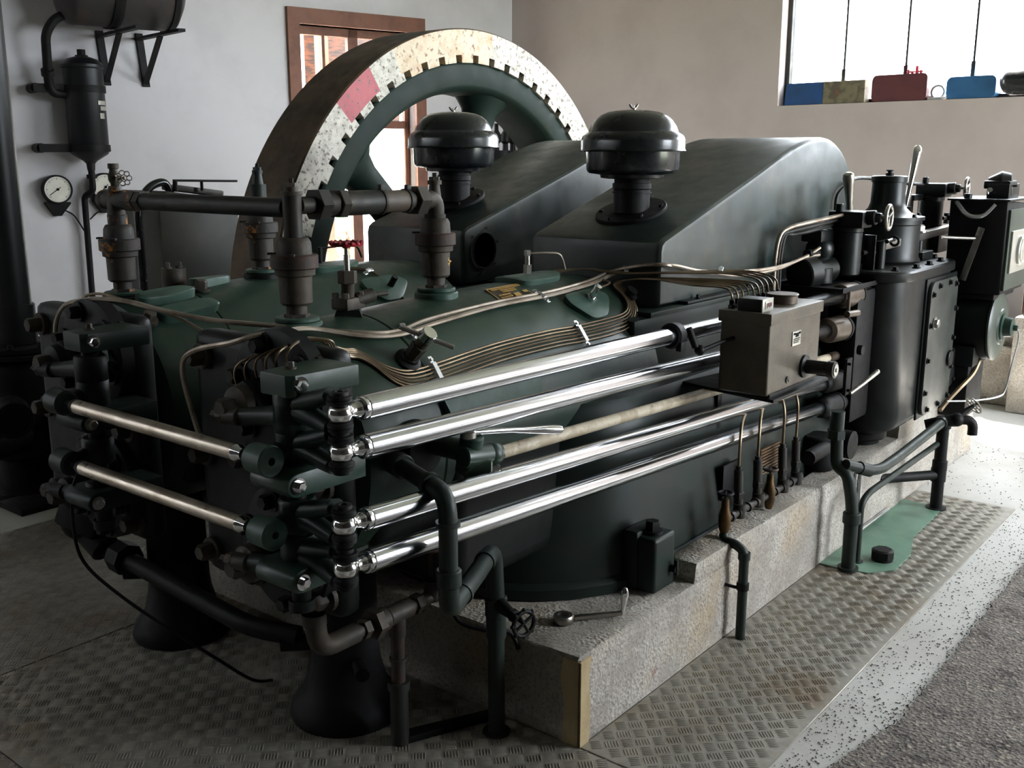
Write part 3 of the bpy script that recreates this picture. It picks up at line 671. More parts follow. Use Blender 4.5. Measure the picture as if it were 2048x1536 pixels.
# ---------------------------------------------------------------- crankcase hoods
def hood(y0, y1, dx, lab, hole):
    t = thing('crankcase_hood', lab, 'machine cover', (3.06+dx, (y0+y1)/2, 1.085), None)
    prof = [(3.06, 1.09), (3.06, 1.285), (3.068, 1.31), (3.09, 1.325)]+[(3.09+(3.98-3.09)*i/4, 1.325+(1.598-1.325)*i/4) for i in range(1, 4)]
    P = [V(x, 0, z) for x, z in ((3.98, 1.602), (4.12, 1.642), (4.26, 1.672), (4.40, 1.684), (4.52, 1.672), (4.64, 1.628), (4.735, 1.555), (4.80, 1.46), (4.835, 1.34), (4.845, 1.2))]
    prof += [(p.x, p.z) for p in catmull(P, 4)]+[(4.845, 1.09)]
    b = B(); b.prism([(x+dx, y1, z) for x, z in prof], (0, y0-y1, 0), .022, 3)
    m = HOOD
    sh = link('shell', b, m, t, 30)
    if hole:                                   # blind bore in the side, its walls coloured black for the shade inside
        cb = B(); cb.cyl((3.227, y0-.05, 1.225), (3.227, y0+.30, 1.225), .072, n=48); cut = link('cutter', cb, INK_SHADE, t)
        md = sh.modifiers.new('port', 'BOOLEAN'); md.operation = 'DIFFERENCE'; md.object = cut; md.solver = 'EXACT'; md.material_mode = 'TRANSFER'
        dg = bpy.context.evaluated_depsgraph_get(); me = bpy.data.meshes.new_from_object(sh.evaluated_get(dg)); sh.modifiers.clear(); sh.data = me
        bpy.data.objects.remove(cut); me.set_sharp_from_angle(angle=radians(30))
    b = B(); b.box2((3.2+dx, y0-.035, 1.0895), (4.84+dx, y0+.01, 1.10), .004)
    for x in (3.3, 3.7, 4.1, 4.5): b.bolt((x+dx, y0-.02, 1.10), (0, 0, 1), .008, .014)
    link('side_flange', b, DARK, t)
    if hole:
        c = V(3.227, y0-.001, 1.225)
        b = B(); b.torus(c+V(0, -.003, 0), (0, 1, 0), .073, .003, 36, 6)
        for k in range(6): a = radians(60*k+20); b.cyl(c+V(.092*cos(a), 0, .092*sin(a)), c+V(.092*cos(a), -.003, .092*sin(a)), .0045, n=10)
        link('port_rim', b, DARK, t)
    return t
hood(1.80, 2.366, 0, 'near dark green crankcase hood with smooth sides and rounded rear', False)
hood(2.735, 3.30, .04, 'far crankcase hood with an open round port in its side', True)
# ---------------------------------------------------------------- oil-bath breathers
def breather(x, y, z, s, lab, plate):
    t = thing('oil_bath_breather', lab, 'air filter', (x, y, z), 'mushroom breathers')
    n = Vector((-.305, 0, .952)); Lz = lambda pr: B().lathe((x, y, z), (0, 0, 1), [(h*s*.84, r*s) for h, r in pr], 48)
    b = B(); b.cyl(V(x, y, z)-n*.004, V(x, y, z)+n*.012, .135*s, n=48, bev=.003)
    fl = link('mounting_flange', b, SOOT, t); u, v, w = frame(n)
    for k in range(6): a = radians(60*k+20); link('flange_bolt', B().nut(V(x, y, z)+n*.012+(u*cos(a)+v*sin(a))*.115*s, n, .009, .009), SOOT, fl)
    link('neck', Lz([(0, 0), (0, .07), (.02, .068), (.10, .068), (.105, .072), (.128, .072), (.13, .066), (.15, .066), (.152, 0)]), SOOT, t)
    link('neck_band', Lz([(.085, 0), (.085, .073), (.092, .073), (.092, 0)]), SOOT, t)
    link('bowl', Lz([(.148, 0), (.148, .10), (.152, .118), (.165, .12), (.172, .16), (.18, .168), (.19, .171), (.27, .174), (.275, .17), (.275, 0)]), BLACK, t)
    link('lid_skirt', Lz([(.266, .165), (.264, .194), (.268, .196), (.275, .193), (.31, .193), (.332, .186), (.345, .170), (.349, .166), (.349, .0)]), BLACK, t)
    link('dome', Lz([(.347, 0), (.347, .166), (.352, .165), (.375, .157), (.40, .142), (.42, .122), (.433, .095), (.44, .06), (.443, .02), (.443, 0)]), BLACK, t)
    c = V(x, y, z+.441*s*.84); b = B(); b.cyl(c, c+V(0, 0, .008), .008, n=10)
    for sx in (-1, 1): b.tube([c+V(0, 0, .004), c+V(sx*.008, -sx*.006, .012), c+V(sx*.013, -sx*.01, .022)], [.0045, .005, .004], 8)
    b.cyl(c, c+V(0, 0, .016), .003, n=8); link('wing_nut', b, DSTEEL, t)
    if plate:
        b = B(); r = .1765; h0, h1 = .195*.84, .25*.84
        b.lathe((x, y, z), (0, 0, 1), [(h0, r-.004), (h0, r), (h1, r), (h1, r-.004)], 10, a0=plate-.16, a1=plate+.16); p_ = link('data_label', b, mat('dark_label', G(70, 70, 68), None, rough=.4, metal=.4), t)
        b = B()
        for k in range(6):
            hh = h0+.004+k*.0068; b.lathe((x, y, z), (0, 0, 1), [(hh, r), (hh, r+.0008), (hh+.0033, r+.0008), (hh+.0033, r)], 8, a0=plate-.13, a1=plate-.02 if k % 2 else plate+.12)
        link('lettering', b, SILV, p_)
    return t
breather(3.315, 2.083, 1.397, 1.0, 'black mushroom-shaped breather with a small label, on the near hood', radians(-125+0)+pi)
breather(3.345, 3.0, 1.415, 1.0, 'black mushroom-shaped breather on the far hood, in front of the flywheel', 0)
# ---------------------------------------------------------------- flywheel
DARKG = mat('dark_green_wheel_paint', G(24, 40, 33), G(30, 40, 31), 4, .4, .7, .55, .7, spot=G(64, 56, 38), sps=6, spa=.6, spb=.76, spec=.15)
FX, FZ, FY0, FY1 = 4.36, .847, 3.75, 4.09
t = thing('flywheel', 'large spoked flywheel with a flaking white rim and barring notches', 'flywheel', (FX, FY0, FZ))
ax = (0, 1, 0); o = (FX, 0, FZ)
b = B(); b.lathe(o, ax, [(FY0, 1.286), (FY0, 1.414), (FY0+.006, 1.42), (FY1-.006, 1.42), (FY1, 1.414), (FY1, 1.24), (FY0+.05, 1.24), (FY0+.05, 1.286), (FY0, 1.286)], 160); link('rim', b, FACE, t, 40)
def ringseg(a0, a1, r0, r1, y, k):    # angles from +x towards +z
    b = B(); A = []; n = max(2, int(abs(a1-a0)*k))
    for i in range(n+1):
        a = a0+(a1-a0)*i/n; A.append([V(FX+r*cos(a), yy, FZ+r*sin(a)) for r, yy in ((r0, y), (r1, y), (r1, y-.003), (r0, y-.003))])
    b.loft(A); return b
PA, PB = radians(123.7), radians(134.9)
link('white_paint', ringseg(PB, radians(268), 1.285, 1.413, FY0, 40), RIMW, t); link('white_paint', ringseg(radians(-88), radians(84), 1.285, 1.413, FY0, 40), RIMW, t)
link('white_paint', ringseg(radians(116), PA, 1.285, 1.413, FY0, 40), RIMW, t)
link('cream_paint', ringseg(radians(84), radians(116), 1.285, 1.413, FY0, 40), RIMC, t)
link('red_paint_patch', ringseg(PA, PB, 1.285, 1.413, FY0, 40), RIMR, t)
NT = 59; cr, wr = B(), B()
for k in range(NT):
    a = radians(89.8)+2*pi*k/NT; da = 2*pi/NT
    # raised land between two notches
    cr.m.verts.index_update()
    A = []
    for aa, r0, r1 in ((a+da*.17, 1.246, 1.286), (a+da*.2, 1.246, 1.286), (a+da*.8, 1.246, 1.286), (a+da*.83, 1.246, 1.286)):
        A.append([V(FX+r*cos(aa), yy, FZ+r*sin(aa)) for r, yy in ((r0, FY0+.055), (r1, FY0+.055), (r1, FY0-.003), (r0, FY0-.003))])
    tgt = cr if 84 < math.degrees(a+da*.5) % 360 < 116 else wr
    tgt.loft(A)
link('notch_lands', wr, RIMW, t); link('notch_lands', cr, RIMC, t)
b = B(); b.lathe(o, ax, [(FY0+.02, 1.25), (FY0+.012, 1.24), (FY0+.010, 1.232), (FY0+.011, 1.18), (FY0+.012, 1.135), (FY0+.018, 1.12), (FY0+.05, 1.10), (FY0+.12, 1.09), (FY1-.12, 1.09), (FY1-.04, 1.10), (FY1-.01, 1.2), (FY1-.01, 1.25)], 120); link('inner_rim', b, DARKG, t, 40)
b = B(); b.lathe(o, ax, [(FY0-.08, 0), (FY0-.08, .11), (FY0-.06, .11), (FY0-.06, .25), (FY0+.04, .28), (FY1-.04, .28), (FY1+.04, .25), (FY1+.04, 0)], 48); link('hub', b, GREEN, t)
for k in range(6):
    a = radians(77+60*k); u = V(cos(a), 0, sin(a)); w_ = V(-sin(a), 0, cos(a)); b = B(); ym = (FY0+FY1)/2; R = []
    for r, wd, dp in ((.24, .13, .10), (.4, .105, .085), (.75, .092, .075), (.95, .095, .08), (1.03, .115, .095), (1.075, .16, .12), (1.10, .22, .13)):
        R.append([V(FX, ym, FZ)+u*r+w_*(wd*cos(2*pi*i/20))+V(0, dp*sin(2*pi*i/20), 0) for i in range(20)])
    b.loft(R); link('spoke', b, DARKG, t, 50)
b = B(); b.cyl((FX, 3.30, FZ), (FX, 4.35, FZ), .11, n=32); link('shaft', b, DSTEEL, t)
b = B(); b.box2((FX-.22, 4.14, 0), (FX+.22, 4.34, .72), .02); b.cyl((FX, 4.14, FZ), (FX, 4.34, FZ), .2, n=36); solo('outer_bearing', b, DARK, 'dark pedestal bearing behind the flywheel', 'bearing')
# ---------------------------------------------------------------- valve-gear brackets, rocker shaft and levers (one set per cylinder)
SX, SY = 1.385, 1.72
def gear(dy, near):
    who = 'near' if near else 'far'; y = SY+dy
    t = thing('valve_rocker_shaft', 'vertical rocker shaft with levers and brackets on the %s cylinder head' % who, 'valve gear', (SX, y, .6))
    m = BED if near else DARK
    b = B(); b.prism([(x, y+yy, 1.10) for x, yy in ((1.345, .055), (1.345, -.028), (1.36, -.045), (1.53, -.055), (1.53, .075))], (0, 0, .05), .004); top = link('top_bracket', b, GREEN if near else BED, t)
    b = B(); b.bolt((1.372, y-.044, 1.128), (-.2, -1, .05), .0125, .02); link('bolt', b, CHROME, top)
    b = B(); b.bolt((1.40, y+.02, 1.15), (0, 0, 1), .009, .016); link('grease_nipple', b, IRON, top)
    for z, h in ((.918, .05), (.70, .05)):
        b = B(); pl_ = [(x, z-h/2) for x in (1.30,)]
        o = []
        for i in range(9):
            a = radians(90+180*i/8); o.append(V(1.335+.03*cos(a), y-.07, z+.027*sin(a)))
        o += [V(1.53, y-.07, z-.027), V(1.53, y-.07, z+.027)]
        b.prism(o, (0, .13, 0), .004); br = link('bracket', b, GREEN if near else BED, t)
        link('bolt', B().bolt((1.333, y-.07, z), (0, -1, 0), .0125, .016), CHROME if near else DSTEEL, br)
    b = B(); b.cyl((SX, y, .62), (SX, y, 1.11), .022, n=24); b.cyl((SX, y, .60), (SX, y, .625), .03, n=24); link('shaft', b, DARK, t)
    def lever(zc, arms, nm='lever'):
        b = B(); b.cyl((SX, y, zc-.036), (SX, y, zc+.036), .042, n=28, bev=.005)
        for dx, ddy, dz, w0, w1 in arms:
            e = V(SX+dx, y+ddy, zc+dz); c = V(SX, y, zc); d = (e-c); u = d.normalized(); s = V(-u.y, u.x, 0).normalized(); R = []
            for f_, ww, hh in ((.1, w0, .028), (.5, (w0+w1)/2*.9, .022), (1, w1, .018)):
                q = c+d*f_; R.append([q+s*(ww*cos(2*pi*i/12))+V(0, 0, hh*sin(2*pi*i/12)) for i in range(12)])
            b.loft(R)
        return link(nm, b, m, t, 45)
    # forks that carry the rod balls
    for zb, zl in ((BALL[0][1], 1.072), (BALL[1][1], .985), (BALL[2][1], .83), (BALL[3][1], .745)):
        if near:
            lv = lever(zl, [(-.012, -.14, zb-zl-.036, .03, .022), (-.012, -.14, zb-zl+.034, .03, .022)])
            bx, by = BALL_X, 1.55
            for sg in (-1, 1):
                b = B(); b.lathe((bx, by, zb), (0, 0, sg), [(.018, 0), (.018, .022), (.022, .027), (.027, .0275), (.030, .024), (.032, .026), (.037, .026), (.039, .019), (.046, .018), (.047, .008), (.043, .007), (.043, 0)], 24); link('rubber_boot', b, SOOT, lv)
    # bell-crank arms towards the cross rods
    for k, (zl, zr) in enumerate(((.985, .974), (.825, .810))):
        lv = lever(zl, [(-.075, .0, zr-zl, .032, .022)], 'bell_crank')
        b = B(); yy = y
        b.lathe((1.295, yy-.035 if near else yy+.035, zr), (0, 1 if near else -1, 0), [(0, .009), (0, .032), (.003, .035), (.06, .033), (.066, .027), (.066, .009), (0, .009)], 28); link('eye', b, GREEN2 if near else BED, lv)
    # valve arms with adjusting screws
    for zl, zt in ((1.05, 1.03), (.70, .68)):
        lv = lever(zl, [(-.03, .17, zt-zl, .03, .02)], 'valve_arm')
        e = V(SX-.035, y+.17, zt); d = V(-.12, 1, -.05).normalized()
        b = B(); b.cyl(e-d*.03, e+d*.02, .021, n=16, bev=.004); b.nut(e+d*.02, d, .02, .022); b.cyl(e+d*.04, e+d*.066, .0085, n=4); link('adjusting_screw', b, IRON if near else SOOT, lv)
    return t
BALL_X = 1.369
BALL = [(0, 1.086), (0, 1.003), (0, .843), (0, .746)]
gear(0, True); gear(DY, False)
# ---------------------------------------------------------------- push rods
def rod(k, z0, p1, lab):
    t = thing('push_rod', lab, 'rod', (BALL_X, 1.55, z0), 'polished push rods along the engine')
    a = V(BALL_X, 1.55, z0); e = V(*p1); d = (e-a).normalized()
    link('ball', B().sphere(a, .0262, 24), CHROME, t)
    link('ball_neck', B().lathe(a, d, [(.015, 0), (.015, .02), (.026, .015), (.04, .015), (.044, .018), (.055, .018), (.055, 0)], 20), CHROME, t)
    L = (e-a).length
    link('tube', B().lathe(a, d, [(.052, 0), (.052, .022), (.056, .0255), (.066, .0255), (.067, .025), (.068, .0265), (L-.02, .0265), (L, .02), (L, 0)], 36), STEEL, t)
    return t, a, d, L
EN = ((4.10, 1.55, 1.045), (3.98, 1.55, .918), (3.98, 1.55, .70), (3.97, 1.55, .60))
R1 = rod(0, BALL[0][1], EN[0], 'topmost of the four polished push rods, with a black collar near its far end')
rod(1, BALL[1][1], EN[1], 'second polished push rod from the top, just above the brass-handled cock')
rod(2, BALL[2][1], EN[2], 'third polished push rod from the top, below the pale painted pipe')
rod(3, BALL[3][1], EN[3], 'lowest of the four polished push rods')
t, a, d, L = R1; q = a+d*((2.721-BALL_X)/d.x)
b = B(); b.lathe(q, d, [(-.02, .026), (-.02, .033), (-.012, .04), (.02, .04), (.028, .034), (.028, .026)], 28); b.box(q+V(.0, -.03, -.03), (.03, .02, .03), None, .004); c_ = link('clamp_collar', b, SOOT, t)
b = B(); b.cyl(q+V(.045, -.03, .02), q+V(.065, -.045, -.04), .011, n=12); b.sphere(q+V(.075, -.055, -.05), .017, 12); b.tube([q+V(.08, -.06, -.05), q+V(.16, -.08, -.035), q+V(.26, -.1, -.025)], .007, 8); link('drive_link', b, SOOT, c_)
for k, (x0, x1, z, r) in enumerate(((3.95, 4.15, 1.04, .052), (3.945, 4.17, .918, .052), (3.96, 4.17, .697, .042), (3.95, 4.17, .598, .045))):
    dd = (Vector(EN[k])-V(BALL_X, 1.55, BALL[k][1])).normalized(); q = Vector(EN[k])
    t = thing('rod_guide', ('bronze guide sleeve at the far end of the topmost push rod', 'bronze guide sleeve right of the grey lubricator box', 'dark guide sleeve under the lubricator spout', 'dark guide sleeve at the far end of the lowest push rod')[k], 'sleeve', q)
    b = B(); b.lathe(q, (1, 0, -.05), [(-.035, .02), (-.04, .03), (-.03, r*.9), (.0, r), (.12, r), (.12, 0)], 32); link('sleeve', b, BRONZE if k < 2 else SOOT, t)
    b = B(); b.lathe(q, (1, 0, -.05), [(.115, 0), (.115, r*1.06), (.13, r*1.06), (.135, r*.8), (.36, r*.8), (.36, 0)], 28); link('gland', b, SOOT, t)
def crossrod(z, lab, x=1.293):
    t = thing('cross_rod', lab, 'rod', (x, 2.13, z), 'cross rods between the cylinder heads')
    b = B(); b.cyl((x, 1.795, z), (x, 2.475, z), .0185, n=32); link('tube', b, CROSS, t)
    for y, s in ((1.79, 1), (2.48, -1)):
        b = B(); b.lathe((x, y-s*.012, z), (0, s, 0), [(0, .0), (0, .013), (.01, .0135), (.018, .0195), (.026, .0195), (.026, 0)], 24); link('end_ferrule', b, CHROME if s > 0 else SOOT, t)
crossrod(.974, 'upper steel cross rod linking the two cylinder heads at the left')
crossrod(.810, 'lower steel cross rod linking the two cylinder heads at the left')
# ---------------------------------------------------------------- pale fuel pipe and lever cock
t = thing('pale_pipe', 'pale painted pipe running between the polished push rods', 'pipe', (1.93, 1.59, .865))
b = B(); b.cyl((1.915, 1.59, .866), (4.10, 1.58, .787), .0172, n=20); link('tube', b, PALE, t)
b = B(); b.cyl((4.06, 1.58, .788), (4.2, 1.58, .783), .02, n=20); link('end_sleeve', b, BRONZE, t)
t = thing('lever_cock', 'green three-way cock with a steel hand lever at the start of the pale pipe', 'valve', (1.86, 1.6, .88))
b = B(); b.cyl((1.84, 1.62, .83), (1.84, 1.60, .93), .03, n=22, bev=.004); b.cyl((1.80, 1.60, .882), (1.93, 1.59, .866), .027, n=20, bev=.004); b.sphere((1.905, 1.59, .868), .03, 16); b.cyl((1.84, 1.735, .885), (1.84, 1.62, .885), .028, n=20); b.cyl((1.83, 1.62, .84), (1.875, 1.565, .84), .024, n=16, bev=.003); link('body', b, GREEN, t)
b = B(); b.bolt((1.872, 1.568, .84), (.6, -.75, .05), .013, .024); link('plug_screw', b, CHROME, t)
b = B(); b.cyl((1.825, 1.60, .925), (1.825, 1.60, .945), .02, n=18, bev=.003); b.nut((1.825, 1.6, .945), (0, 0, 1), .011, .009); link('gland', b, DSTEEL, t)
b = B(); b.tube([V(1.84, 1.595, .938), V(1.95, 1.57, .925), V(1.99, 1.56, .918), V(2.08, 1.535, .905), V(2.11, 1.527, .900)], [.008, .0075, .009, .0135, .011], 12, sm=3); b.sphere((2.11, 1.527, .900), .009, 10); link('hand_lever', b, CHROME, t)
b = B(); b.lathe((1.80, 1.77, .876), (0, -1, 0), [(0, 0), (0, .075), (.035, .075), (.04, .07), (.04, 0)], 40); b.lathe((1.80, 1.73, .876), (0, -1, 0), [(0, 0), (0, .062), (.012, .06), (.012, 0)], 32); link('mounting_flange', b, DARK, t)
# ---------------------------------------------------------------- oil tubes
def tubething(name, lab, pts, r, m, grp='oil tubes', sm=6, cat='oil pipe', n=7):
    return solo(name, B().tube(pts, r, n, sm=sm), m, lab, cat, grp)
def JR(x): return .335 if x < 1.7 else .337+(.358-.337)*min(1, max(0, (x-1.93)/.57))+(.004*min(1, max(0, (x-2.5)/.3)))
A0 = [V(1.5, 2.97, 1.01), V(1.5, 2.955, 1.05), V(1.5, 2.94, 1.12), V(1.5, 2.88, 1.175), V(1.5, 2.78, 1.20), V(1.5, 2.68, 1.213), V(1.51, 2.56, 1.215), V(1.53, 2.42, 1.20), V(1.57, 2.27, 1.185), V(1.62, 2.13, 1.18)]
for k, (off, dd, lab) in enumerate(((0, 0, 'upper of two thick oil pipes, arching left over the far cylinder head'), (2.4, .013, 'lower of two thick oil pipes along the near cylinder'))):
    far = [p+V(0, 0, -.012*k) for p in A0] if k == 0 else [V(1.42, 2.12, .93), V(1.42, 2.133, .942), V(1.42, 2.171, 1.038), V(1.42, 2.18, 1.087), V(1.42, 2.163, 1.122), V(1.42, 2.10, 1.15), V(1.43, 1.99, 1.175), V(1.46, 1.94, 1.193), V(1.55, 1.95, 1.19), V(1.66, 1.98, 1.18)]
    pts = far+[SP(1.80, 25+off, 0.3460), SP(1.92, 28.6+off, 0.3460), SP(2.05, 27+off+k, 0.3600), SP(2.35, 24.5+off, 0.3660), SP(2.62, 25+off, 0.3740), SP(2.85, 23+off, 0.3820), SP(3.02, 19+off, 0.3890)]
    pts += [V(3.03+.015*k, 1.86, 1.234), V(3.07+.012*k, 1.775-.004*k, 1.238), V(3.25, 1.772-.02*k, 1.205), V(3.5, 1.74-.012*k, 1.18-.012*k), V(3.78, 1.70, 1.178-.008*k), V(3.98, 1.68, 1.20), V(4.10, 1.66, 1.235-.03*k)]
    tubething('oil_pipe', lab, pts, .0068, TUBEG, 'thick oil pipes', 6)
ends = [V(1.42, 1.80, 1.165), V(1.47, 1.86, 1.17), V(1.50, 1.95, 1.15), V(1.44, 1.75, 1.155), V(1.52, 2.02, 1.13), V(1.40, 1.90, 1.10)]
LBX = [2.983+.0385*i for i in range(10)]
order = ('uppermost', 'second', 'third', 'fourth', 'fifth', 'lowest')
for i in range(6):
    a = 48.5+1.75*i; rr = .3455
    e = ends[i]
    st = V(1.483, 1.82+.035*i, 1.13-.02*i); e = V(1.455, 1.80+.038*i, 1.185-.012*i)
    pts = [st, st+V(-.03, 0, .02), e, V(1.58, 1.865-.0085*(i-2.5), 1.178), V(1.64, 1.878-.0082*(i-2.5), 1.146-.003*(i-2.5))]
    k = i-2.5
    pts += [SP(x, d+k*w, r) for x, d, w, r in ((1.70, 36.5, .9, .352), (1.737, 37.2, 1.1, .345), (1.765, 42, 1.3, .342), (1.785, 47, 1.5, .341), (1.81, 51, 1.7, .3405), (1.85, 54.3, 1.75, .341), (1.905, 55, 1.75, .342), (1.985, 54.2, 1.75, .3445), (2.22, 52, 1.75, .3555), (2.46, 51.8, 1.75, .3615), (2.60, 52.6, 1.75, .364), (2.80, 52.4, 1.75, .3665))]
    pts += [SP(2.90+.004*k, 50+1.3*k, .3685), SP(2.955+.006*k, 44+.7*k, .3685), SP(2.98+.0078*k, 36, .369), SP(2.995+.0078*k, 27, .371)]
    pts += [V(3.02+.0078*k, 1.88, 1.188), V(3.03+.010*k, 1.785, 1.195), V(LBX[i]-.04, 1.62, 1.195), V(LBX[i], 1.52, 1.19), V(LBX[i], 1.49, 1.172), V(LBX[i], 1.488, 1.14)]
    tubething('oil_tube', '%s of the six thin oil tubes bundled along the near cylinder' % order[i], pts, .0034, TUBE, 'thin oil tube bundle', 6, n=6)
for i in range(4):
    pts = [SP(2.86, -2-4*i, .36), SP(2.90, 2-2*i, .372), SP(2.95+.006*i, 10, .383), SP(2.985+.0078*i, 19, .39), V(3.015+.0078*i, 1.88, 1.207), V(3.03+.010*i, 1.785, 1.214), V(LBX[6+i]-.04, 1.63, 1.212), V(LBX[6+i], 1.53, 1.20), V(LBX[6+i], 1.495, 1.18), V(LBX[6+i], 1.488, 1.14)]
    tubething('oil_tube', '%s of four oil tubes crossing the top of the near cylinder beside the hood' % ('first', 'second', 'third', 'last')[i], pts, .0034, TUBE, 'cross-over oil tubes', 6, n=6)
for i in range(2):
    pts = [SP(2.45, -10, .375, DY), SP(2.62, 14+3*i, .366, DY), SP(2.66, 26+3*i, .366, DY), SP(2.68, 42+3*i, .366, DY), SP(2.70, 62, .37, DY)]
    tubething('oil_tube', ('front', 'rear')[i]+' of two oil tubes curving over the far cylinder', pts, .0042, TUBE, 'far cylinder oil tubes', 6)
tubething('oil_tube', 'thin oil tube looping behind the yellow-stained check valve to the near head', [V(1.62, 3.05, 1.13), V(1.62, 2.97, 1.185), V(1.63, 2.86, 1.195), V(1.62, 2.7, 1.18), V(1.62, 2.5, 1.165), V(1.56, 2.2, 1.13), V(1.52, 2.06, 1.12)], .0045, TUBE, 'head oil tubes')
tubething('oil_tube', 'dark tube hanging from the far head and sagging towards the floor by the near column', [V(1.35, 2.56, .80), V(1.33, 2.60, .72), V(1.33, 2.62, .60), V(1.34, 2.60, .50), V(1.40, 2.54, .40), V(1.50, 2.46, .28), V(1.60, 2.38, .17), V(1.70, 2.36, .07), V(1.80, 2.40, .012)], .005, SOOT, 'head oil tubes')
def clip(q, nrm, along, w, lab, ears=True):
    n = Vector(nrm).normalized(); a = Vector(along).normalized(); s = n.cross(a).normalized(); R = Matrix((a, s, n)).transposed()
    t = thing('tube_clip', lab, 'clip', q, 'aluminium tube clips')
    link('strap', B().box(Vector(q)+n*.006, (.016, w, .0025), R, .001, 1), ALU, t)
    for k in ((-1, 1) if ears else (1,)):
        b = B(); c = Vector(q)+s*k*(w/2+.009); b.box(c, (.016, .022, .0025), R, .001, 1); b.cyl(c, c+n*.006, .0045, n=10); link('ear', b, ALU, t)
clip(SP(1.95, 54.5, .347), SN(54.5), (1, 0, 0), .058, 'aluminium clip on the thin tube bundle beneath the T-handle plug')
clip(SP(2.60, 53.5, .370), SN(53.5), (1, 0, 0), .058, 'aluminium clip on the thin tube bundle below the hand hole cover')
clip(SP(1.96, 29.8, .346), SN(30), (1, 0, 0), .03, 'aluminium clip on the thick pipes beside the T-handle plug')
clip(SP(2.56, 26.5, .372), SN(27), (1, .0, 0), .034, 'aluminium clip on the thick pipes left of the hand hole cover')
clip(V(3.03, 1.92, 1.213), V(-.1, -.3, 1), V(.6, -.8, 0), .05, 'wide aluminium clip where the tubes meet at the hood corner', False)
clip(V(3.22, 1.655, 1.215), V(0, -.3, 1), V(.4, -.9, 0), .06, 'aluminium clip on the tubes left of the lubricator', False)
clip(V(1.635, 1.868, 1.146), V(0, -.3, 1), V(.9, -.2, 0), .03, 'aluminium clip on the tubes above the green head bracket', False)
clip(SP(2.63, 22, .372, DY), SN(22), (.3, -.6, -.5), .03, 'aluminium clip on the far cylinder tubes under the hood')
tubething('oil_tube', 'thin bent tube feeding the plug of the near top cover', [V(2.72, 2.11, 1.285), V(2.78, 2.07, 1.285), V(2.82, 2.05, 1.275), V(2.85, 2.05, 1.225)], .0035, TUBEG, 'cover feed tubes')
tubething('oil_tube', 'thin curled tube feeding the plug of the hand hole cover', [SP(2.765, 35, .42), SP(2.84, 33, .41), SP(2.90, 30, .40), SP(2.92, 25, .385), SP(2.96, 21, .378)], .0035, TUBE, 'cover feed tubes')
b = B(); q = SP(2.985, 37, .376); b.cyl(q, q+SN(40)*.02, .02, n=16); b.box(q+V(0, 0, -.012), (.03, .04, .03), (.6, 0, 0), .004); solo('tube_saddle', b, SOOT, 'black saddle holding the tube bundle at its bend below the hood', 'clip')
# ---------------------------------------------------------------- lubricator on its shelf
t = thing('shelf_bracket', 'black shelf plate carrying the grey lubricator box', 'shelf', (3.1, 1.45, .845))
b = B(); b.prism([(2.955, 1.315, .842), (3.40, 1.315, .842), (3.40, 1.62, .842), (3.02, 1.68, .842)], (0, 0, .012), .003); link('plate', b, SOOT, t)
b = B(); b.box((3.2, 1.63, .74), (.03, .012, .20), None, .002); b.bolt((3.2, 1.62, .70), (0, -1, 0), .009, .014); b.box((3.2, 1.64, .66), (.10, .02, .06), None, .004); link('strut', b, SOOT, t)
t = thing('lubricator', 'grey box-shaped mechanical lubricator with tubes rising from its top', 'lubricator', (3.14, 1.42, .856))
x0, x1, y0, y1, z0, z1 = 2.945, 3.345, 1.335, 1.505, .862, 1.118
b = B(); b.box2((x0, y0, z0), (x1, y1, z1), .009, 3); link('tank', b, LUB, t)
b = B(); b.box2((x0-.006, y0-.006, z1-.03), (x1+.006, y1+.006, z1+.008), .004); link('lid', b, LUB, t)
b = B(); b.box2((x0+.02, y0-.002, z0-.012), (x1-.03, y1, z0+.004), .002); link('foot', b, SOOT, t)
b = B(); b.box2((2.958, 1.372, z1+.006), (3.03, 1.455, z1+.048), .004); sb = link('sight_box', b, LUBD, t)
b = B(); b.box2((2.955, 1.368, z1+.008), (3.033, 1.3725, z1+.048), .001); b.box2((2.973, 1.3655, z1+.016), (3.02, 1.369, z1+.040), .001); link('sight_window', b, [SILV][0], sb)
b = B()
for k in range(4): b.box2((2.978+.010*k, 1.3645, z1+.02+.003*(k % 2)), (2.985+.010*k, 1.3656, z1+.035), 0)
link('sight_marks', b, MAROON, sb)
b = B(); b.cyl((3.205, 1.415, z1+.006), (3.205, 1.415, z1+.036), .05, n=40, bev=.003); b.cyl((3.205, 1.415, z1+.034), (3.205, 1.415, z1+.040), .053, n=40, bev=.002); link('filler_cap', b, BRONZE, t)
for i, x in enumerate(LBX):
    b = B(); q = V(x, 1.488, z1+.006); b.nut(q, (0, 0, 1), .012, .014); b.cyl(q+V(0, 0, .014), q+V(0, 0, .03), .007, n=10); b.nut(q+V(0, 0, .018), (0, 0, 1), .0085, .008); link('tube_union', b, LUBD, t)
b = B(); b.box2((3.115, y0-.003, 1.0), (3.18, y0+.001, 1.047), .001); np_ = link('maker_plate', b, SILV, t)
b = B(); b.box2((3.12, y0-.0042, 1.036), (3.134, y0-.003, 1.043)); b.box2((3.162, y0-.0042, 1.036), (3.175, y0-.003, 1.043)); b.box2((3.136, y0-.0042, 1.028), (3.16, y0-.003, 1.041))
for k in range(3): b.box2((3.122, y0-.0042, 1.021-.006*k), (3.172-.006*k, y0-.003, 1.0235-.006*k))
link('lettering', b, INK_SHADE, np_)
b = B(); q = V(3.225, y0, .918); b.lathe(q, (0, -1, 0), [(-.002, 0), (-.002, .04), (.008, .038), (.012, .024), (.07, .021), (.085, .019), (.086, .028), (.108, .028), (.109, .024), (.109, 0)], 26)
